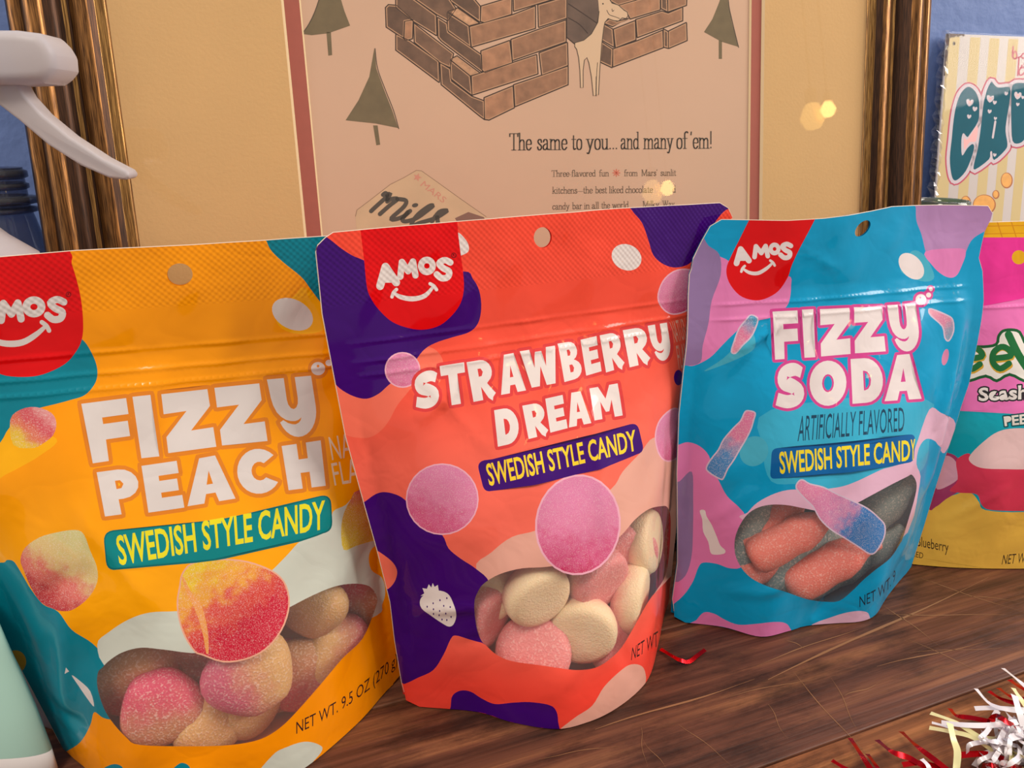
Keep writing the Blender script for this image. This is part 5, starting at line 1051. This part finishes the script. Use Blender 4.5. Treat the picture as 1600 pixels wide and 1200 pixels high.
# ------------------------------------------------------------------ dark clear bottle at the frame's edge
def at_depth(px, y): d_ = ray([px])[0]; return CAM + d_ * (y / d_[1])
pb = at_depth((-6, 262), .352); zb = pb[2]
btl = empty('plastic_bottle', (pb[0], pb[1], 0)); tag(btl, 'smoky clear plastic bottle with threaded open neck beside the frame', 'bottle')
sg = glass_mat('smoky_plastic', (168, 176, 192), .05, .04)
rn = .0105
lathe('bottle_body', [(.021, .0005), (.0235, .004), (.0235, zb - .085), (.0225, zb - .066), (.019, zb - .05), (.0135, zb - .036), (.0115, zb - .024), (.0108, zb - .0205), (rn, zb - .02), (rn, zb)], sg, btl, cap=False)
for dz, rr, hh in ((.003, .0122, .0022), (.0085, .0118, .0016), (.0150, .0152, .0022), (.0195, .0135, .0016)):
    lathe('neck_ring', [(rn, zb - dz - hh), (rr, zb - dz - hh * .6), (rr, zb - dz + hh * .6), (rn, zb - dz + hh)], glass_mat('smoky_plastic_ring', (138, 144, 160), .06, .06), btl, cap=False)

# ------------------------------------------------------------------ spray bottle
SYD = .262
pc = at_depth((-46, 400), SYD)
spray = empty('spray_bottle', (pc[0], pc[1], 0), (0, 0, math.radians(8))); tag(spray, 'white translucent spray bottle with long trigger behind the yellow pouch', 'spray bottle')
m_sp = simple('milky_plastic', (214, 206, 208), .3, spec=.5); m_sp.node_tree.nodes['Principled BSDF'].inputs['Transmission Weight'].default_value = .35; m_sp.node_tree.nodes['Principled BSDF'].inputs['IOR'].default_value = 1.2; m_sp.node_tree.nodes['Principled BSDF'].inputs['Subsurface Weight'].default_value = .2; m_sp.node_tree.nodes['Principled BSDF'].inputs['Subsurface Radius'].default_value = (.01, .01, .01)
zsh = at_depth((-46, 372), SYD)[2]; zh0 = at_depth((0, 133), SYD)[2]; zh1 = at_depth((0, 50), SYD)[2]
z4 = at_depth((-46, 402), SYD)[2]
lathe('bottle_body', [(.0205, .0005), (.0225, .004), (.0225, z4 - .022), (.0223, z4 - .010), (.0215, z4), (.0135, zsh), (.010, zsh + .004), (.0095, zsh + .014)], m_sp, spray)
lathe('collar', [(.0112, zsh + .012), (.0118, zsh + .014), (.0118, zsh + .030), (.0108, zsh + .032)], m_sp, spray)
lathe('neck_tube', [(.0085, zsh + .031), (.0085, zh0 + .004)], m_sp, spray, 24)
def slab(name, P2, y0, y1, bw, mat, parent):
    n = len(P2); V = [(x, y0, z) for x, z in P2] + [(x, y1, z) for x, z in P2]; F = [tuple(range(n)), tuple(range(2 * n - 1, n - 1, -1))] + [(i + n, (i + 1) % n + n, (i + 1) % n, i) for i in range(n)]
    o = mesh_obj(name, V, F, mat, parent)
    import bmesh as _b
    bm = _b.new(); bm.from_mesh(o.data); _b.ops.recalc_face_normals(bm, faces=bm.faces); bm.to_mesh(o.data); bm.free()
    return bevel(o, bw, 4)
def spl(px): q = [at_depth(p, SYD) for p in px]; return [((p[0] - pc[0]) / math.cos(math.radians(8)), p[2]) for p in q]
slab('spray_head', spl([(-150,52),(30,49),(62,53),(80,66),(88,88),(90,108),(84,124),(70,131),(0,134),(-70,136),(-75,170),(-150,170)]), -.011, .011, .0045, m_sp, spray)
slab('trigger', spl([(-12,118),(22,124),(36,150),(60,178),(100,213),(150,248),(186,268),(192,276),(186,283),(160,279),(118,259),(70,226),(28,188),(-6,160),(-20,140)]), -.0048, .0048, .0026, m_sp, spray)

# ------------------------------------------------------------------ mint container in front of the yellow pouch
MY = .2220; MRX = .033          # a flattened oval bottle, broad side to the viewer
mx0 = at_depth((91, 1187), MY)[0] - MRX
mint = empty('mint_container', (mx0, MY, 0), (0, 0, math.radians(-4))); tag(mint, 'mint green tapered container with white base beside the yellow pouch', 'container'); mint.scale = (1, .2, 1)
pr = [(float(w_[0] - mx0), float(max(0, w_[2]))) for w_ in (at_depth(p_, MY) for p_ in ((93, 1187), (86, 1164), (62, 1100), (40, 1050), (20, 1008), (0, 962), (-50, 905), (-100, 860)))]
mm_ = simple('mint_plastic', (188, 234, 220), .4); mw = simple('white_plastic_base', (238, 232, 230), .35)
zb1 = pr[1][1]
lathe('white_base', [(pr[0][0] - .003, .0004), (pr[0][0], .002), (pr[1][0], zb1)], mw, mint, 48)
lathe('mint_body', [(pr[1][0] - .0002, zb1), (pr[1][0], zb1 + .0003)] + pr[2:] + [(pr[-1][0] * .55, pr[-1][1] + .008), (pr[-1][0] * .5, pr[-1][1] + .010)], mm_, mint, 48)
lathe('lid', [(pr[-1][0] * .52, pr[-1][1] + .010), (pr[-1][0] * .52, pr[-1][1] + .026), (pr[-1][0] * .45, pr[-1][1] + .028)], mw, mint, 32)

# ------------------------------------------------------------------ tinsel
def foil(name, c, rough): return simple(name, c, rough, metal=.85)
mr = foil('red_foil', (206, 14, 26), .22); mwf = simple('white_foil', (240, 234, 236), .25, metal=.15, spec=.8); myf = simple('pale_yellow_foil', (240, 232, 170), .28, metal=.1, spec=.7)
def strip(name, P3, w, mat, parent):
    P = [Vector(p) for p in sm(P3, 5, False)]; V, F = [], []; m = len(P)
    for i, p in enumerate(P):
        t = (P[min(i + 1, m - 1)] - P[max(i - 1, 0)]).normalized(); s = t.cross(Vector((.25 * math.sin(i * .5), -.4, 1))).normalized()
        V += [p + s * w, p - s * w]
        if i: F.append((2 * i - 2, 2 * i - 1, 2 * i + 1, 2 * i))
    return mesh_obj(name, V, F, mat, parent, True)
tin = empty('tinsel_garland', tuple(ground([(1600, 1190)])[0])); tag(tin, 'red and white foil tinsel garland lying on the table', 'tinsel')
TO = np.array(tin.location)
def tl_(pts, zs): return [tuple(ground([p], z)[0] - TO) for p, z in zip(pts, zs)]
for pts, zs, w, m in (([(1328,1153),(1345,1178),(1362,1203),(1390,1235)], (.004,.006,.008,.01), .0011, mr), ([(1355,1178),(1368,1195),(1385,1222)], (.003,.005,.007), .001, mr), ([(1370,1156),(1395,1175),(1420,1184),(1450,1200),(1500,1215)], (.006,.009,.008,.009,.012), .0012, mr),
      ([(1408,1143),(1432,1165),(1460,1187),(1490,1210)], (.006,.010,.011,.010), .0012, mr), ([(1300,1188),(1320,1200),(1350,1215)], (.003,.004,.005), .0009, mr), ([(1484,1107),(1495,1118),(1520,1122),(1560,1130)], (.003,.004,.006,.008), .0011, mr), ([(1545,1080),(1565,1092),(1590,1100)], (.004,.005,.007), .0011, mr), ([(1560,1075),(1580,1088),(1610,1095)], (.006,.008,.01), .0012, mr), ([(1577,1062),(1592,1072),(1620,1085)], (.008,.009,.012), .0014, mr), ([(1500,1180),(1540,1178),(1580,1190)], (.01,.012,.012), .0012, mr), ([(1410,1195),(1440,1192),(1480,1202)], (.006,.008,.009), .001, mr),
      ([(1454,1114),(1490,1127),(1515,1142),(1545,1160)], (.012,.015,.015,.014), .0010, myf), ([(1452,1137),(1485,1143),(1520,1152),(1560,1180)], (.010,.013,.014,.013), .0010, myf), ([(1484,1130),(1490,1155),(1496,1175),(1494,1203)], (.018,.017,.015,.012), .0013, myf), ([(1471,1129),(1510,1133),(1550,1133),(1590,1128)], (.014,.017,.018,.018), .0011, mwf), ([(1525,1076),(1545,1098),(1570,1108),(1600,1112)], (.016,.017,.018,.018), .0009, mwf), ([(1523,1107),(1550,1106),(1585,1108),(1620,1110)], (.012,.014,.016,.016), .0010, mwf), ([(1567,1044),(1590,1062),(1606,1076)], (.016,.018,.018), .0009, mwf),
      ([(1585,1086),(1592,1110),(1600,1135)], (.024,.024,.02), .0014, mwf), ([(1583,1075),(1592,1088),(1604,1105)], (.022,.022,.02), .001, myf), ([(1512,1180),(1514,1165),(1530,1160),(1550,1158)], (.010,.014,.016,.015), .0009, mwf), ([(1440,1186),(1450,1196),(1454,1210)], (.01,.01,.008), .001, mwf), ([(1456,1129),(1480,1136),(1510,1150)], (.008,.009,.010), .0006, mwf)):
    strip('tinsel_strand', tl_(pts, zs), w, m, tin)
r2 = random.Random(11)
for k in range(190):
    m = (mwf, mwf, mwf, myf, mr, mwf)[k % 6]
    c = np.array([r2.uniform(1550, 1720), r2.uniform(1120, 1260)]); a = r2.uniform(0, 2 * math.pi); L = r2.uniform(30, 80); cv = r2.uniform(-30, 30)
    dvec = np.array([math.cos(a), math.sin(a) * .8]); nv = np.array([-dvec[1], dvec[0]])
    P = [c - dvec * L * .5, c + nv * cv * .6, c + dvec * L * .3 + nv * cv, c + dvec * L * .5]
    z0 = r2.uniform(.004, .022); strip('tinsel_strand', tl_(P, (z0 * .6 + .001, z0 + .004, z0 + .003, max(.002, z0 - .006))), r2.uniform(.0007, .0013), m, tin)
tube('core_string', tl_([(1560,1180),(1620,1170),(1700,1200),(1760,1260)], (.010, .012, .012, .010)), .001, simple('tinsel_string', (190, 180, 175), .6), tin)
bit = strip('foil_scrap', [tuple(ground([p], z)[0]) for p, z in (((1032,1014), .001), ((1052,1026), .0015), ((1062,1031), .003), ((1076,1034), .0012), ((1090,1024), .001), ((1102,1015), .001))], .0010, mr, None)
tag(bit, 'small curled red foil scrap lying between the coral and blue pouches', 'foil scrap')

# ------------------------------------------------------------------ pendant lamps of the room, mirrored in the picture glass
GZ = FO + FNv * .0046
for px, dist, rad, st in (((1294, 172), 1.7, .020, 26), ((1270, 184), 1.75, .034, 6), ((1043, 295), 1.7, .020, 22), ((1020, 302), 1.75, .032, 6)):
    p = on_plane([px], GZ, FNv)[0]; d = p - CAM; d /= np.linalg.norm(d); r = d - 2 * (d @ FNv) * FNv; q = p + r * dist
    lp = empty('pendant_lamp', tuple(q)); tag(lp, ('small bright' if rad < .03 else 'larger dim') + ' warm pendant bulb mirrored ' + ('in the glass over the cream mat' if px[0] > 1200 else 'in the glass over the printed text'), 'lamp', 'pendant lamps')
    mb = simple('warm_bulb_%d' % st, (255, 206, 120), .4, emis=st)
    lathe('bulb', [(.001, -rad), (rad * .6, -rad * .8), (rad, -.0), (rad * .7, rad * .75), (rad * .45, rad * 1.1)], mb, lp, 20)
    lathe('socket', [(rad * .46, rad * 1.1), (rad * .46, rad * 2.2), (rad * .2, rad * 2.4)], simple('black_socket', (30, 28, 26), .5), lp, 16)
    tube('cord', [(0, 0, rad * 2.3), (0, 0, max(.3, 2.2 - q[2]))], .002, simple('black_socket', (30, 28, 26), .5), lp, 6)
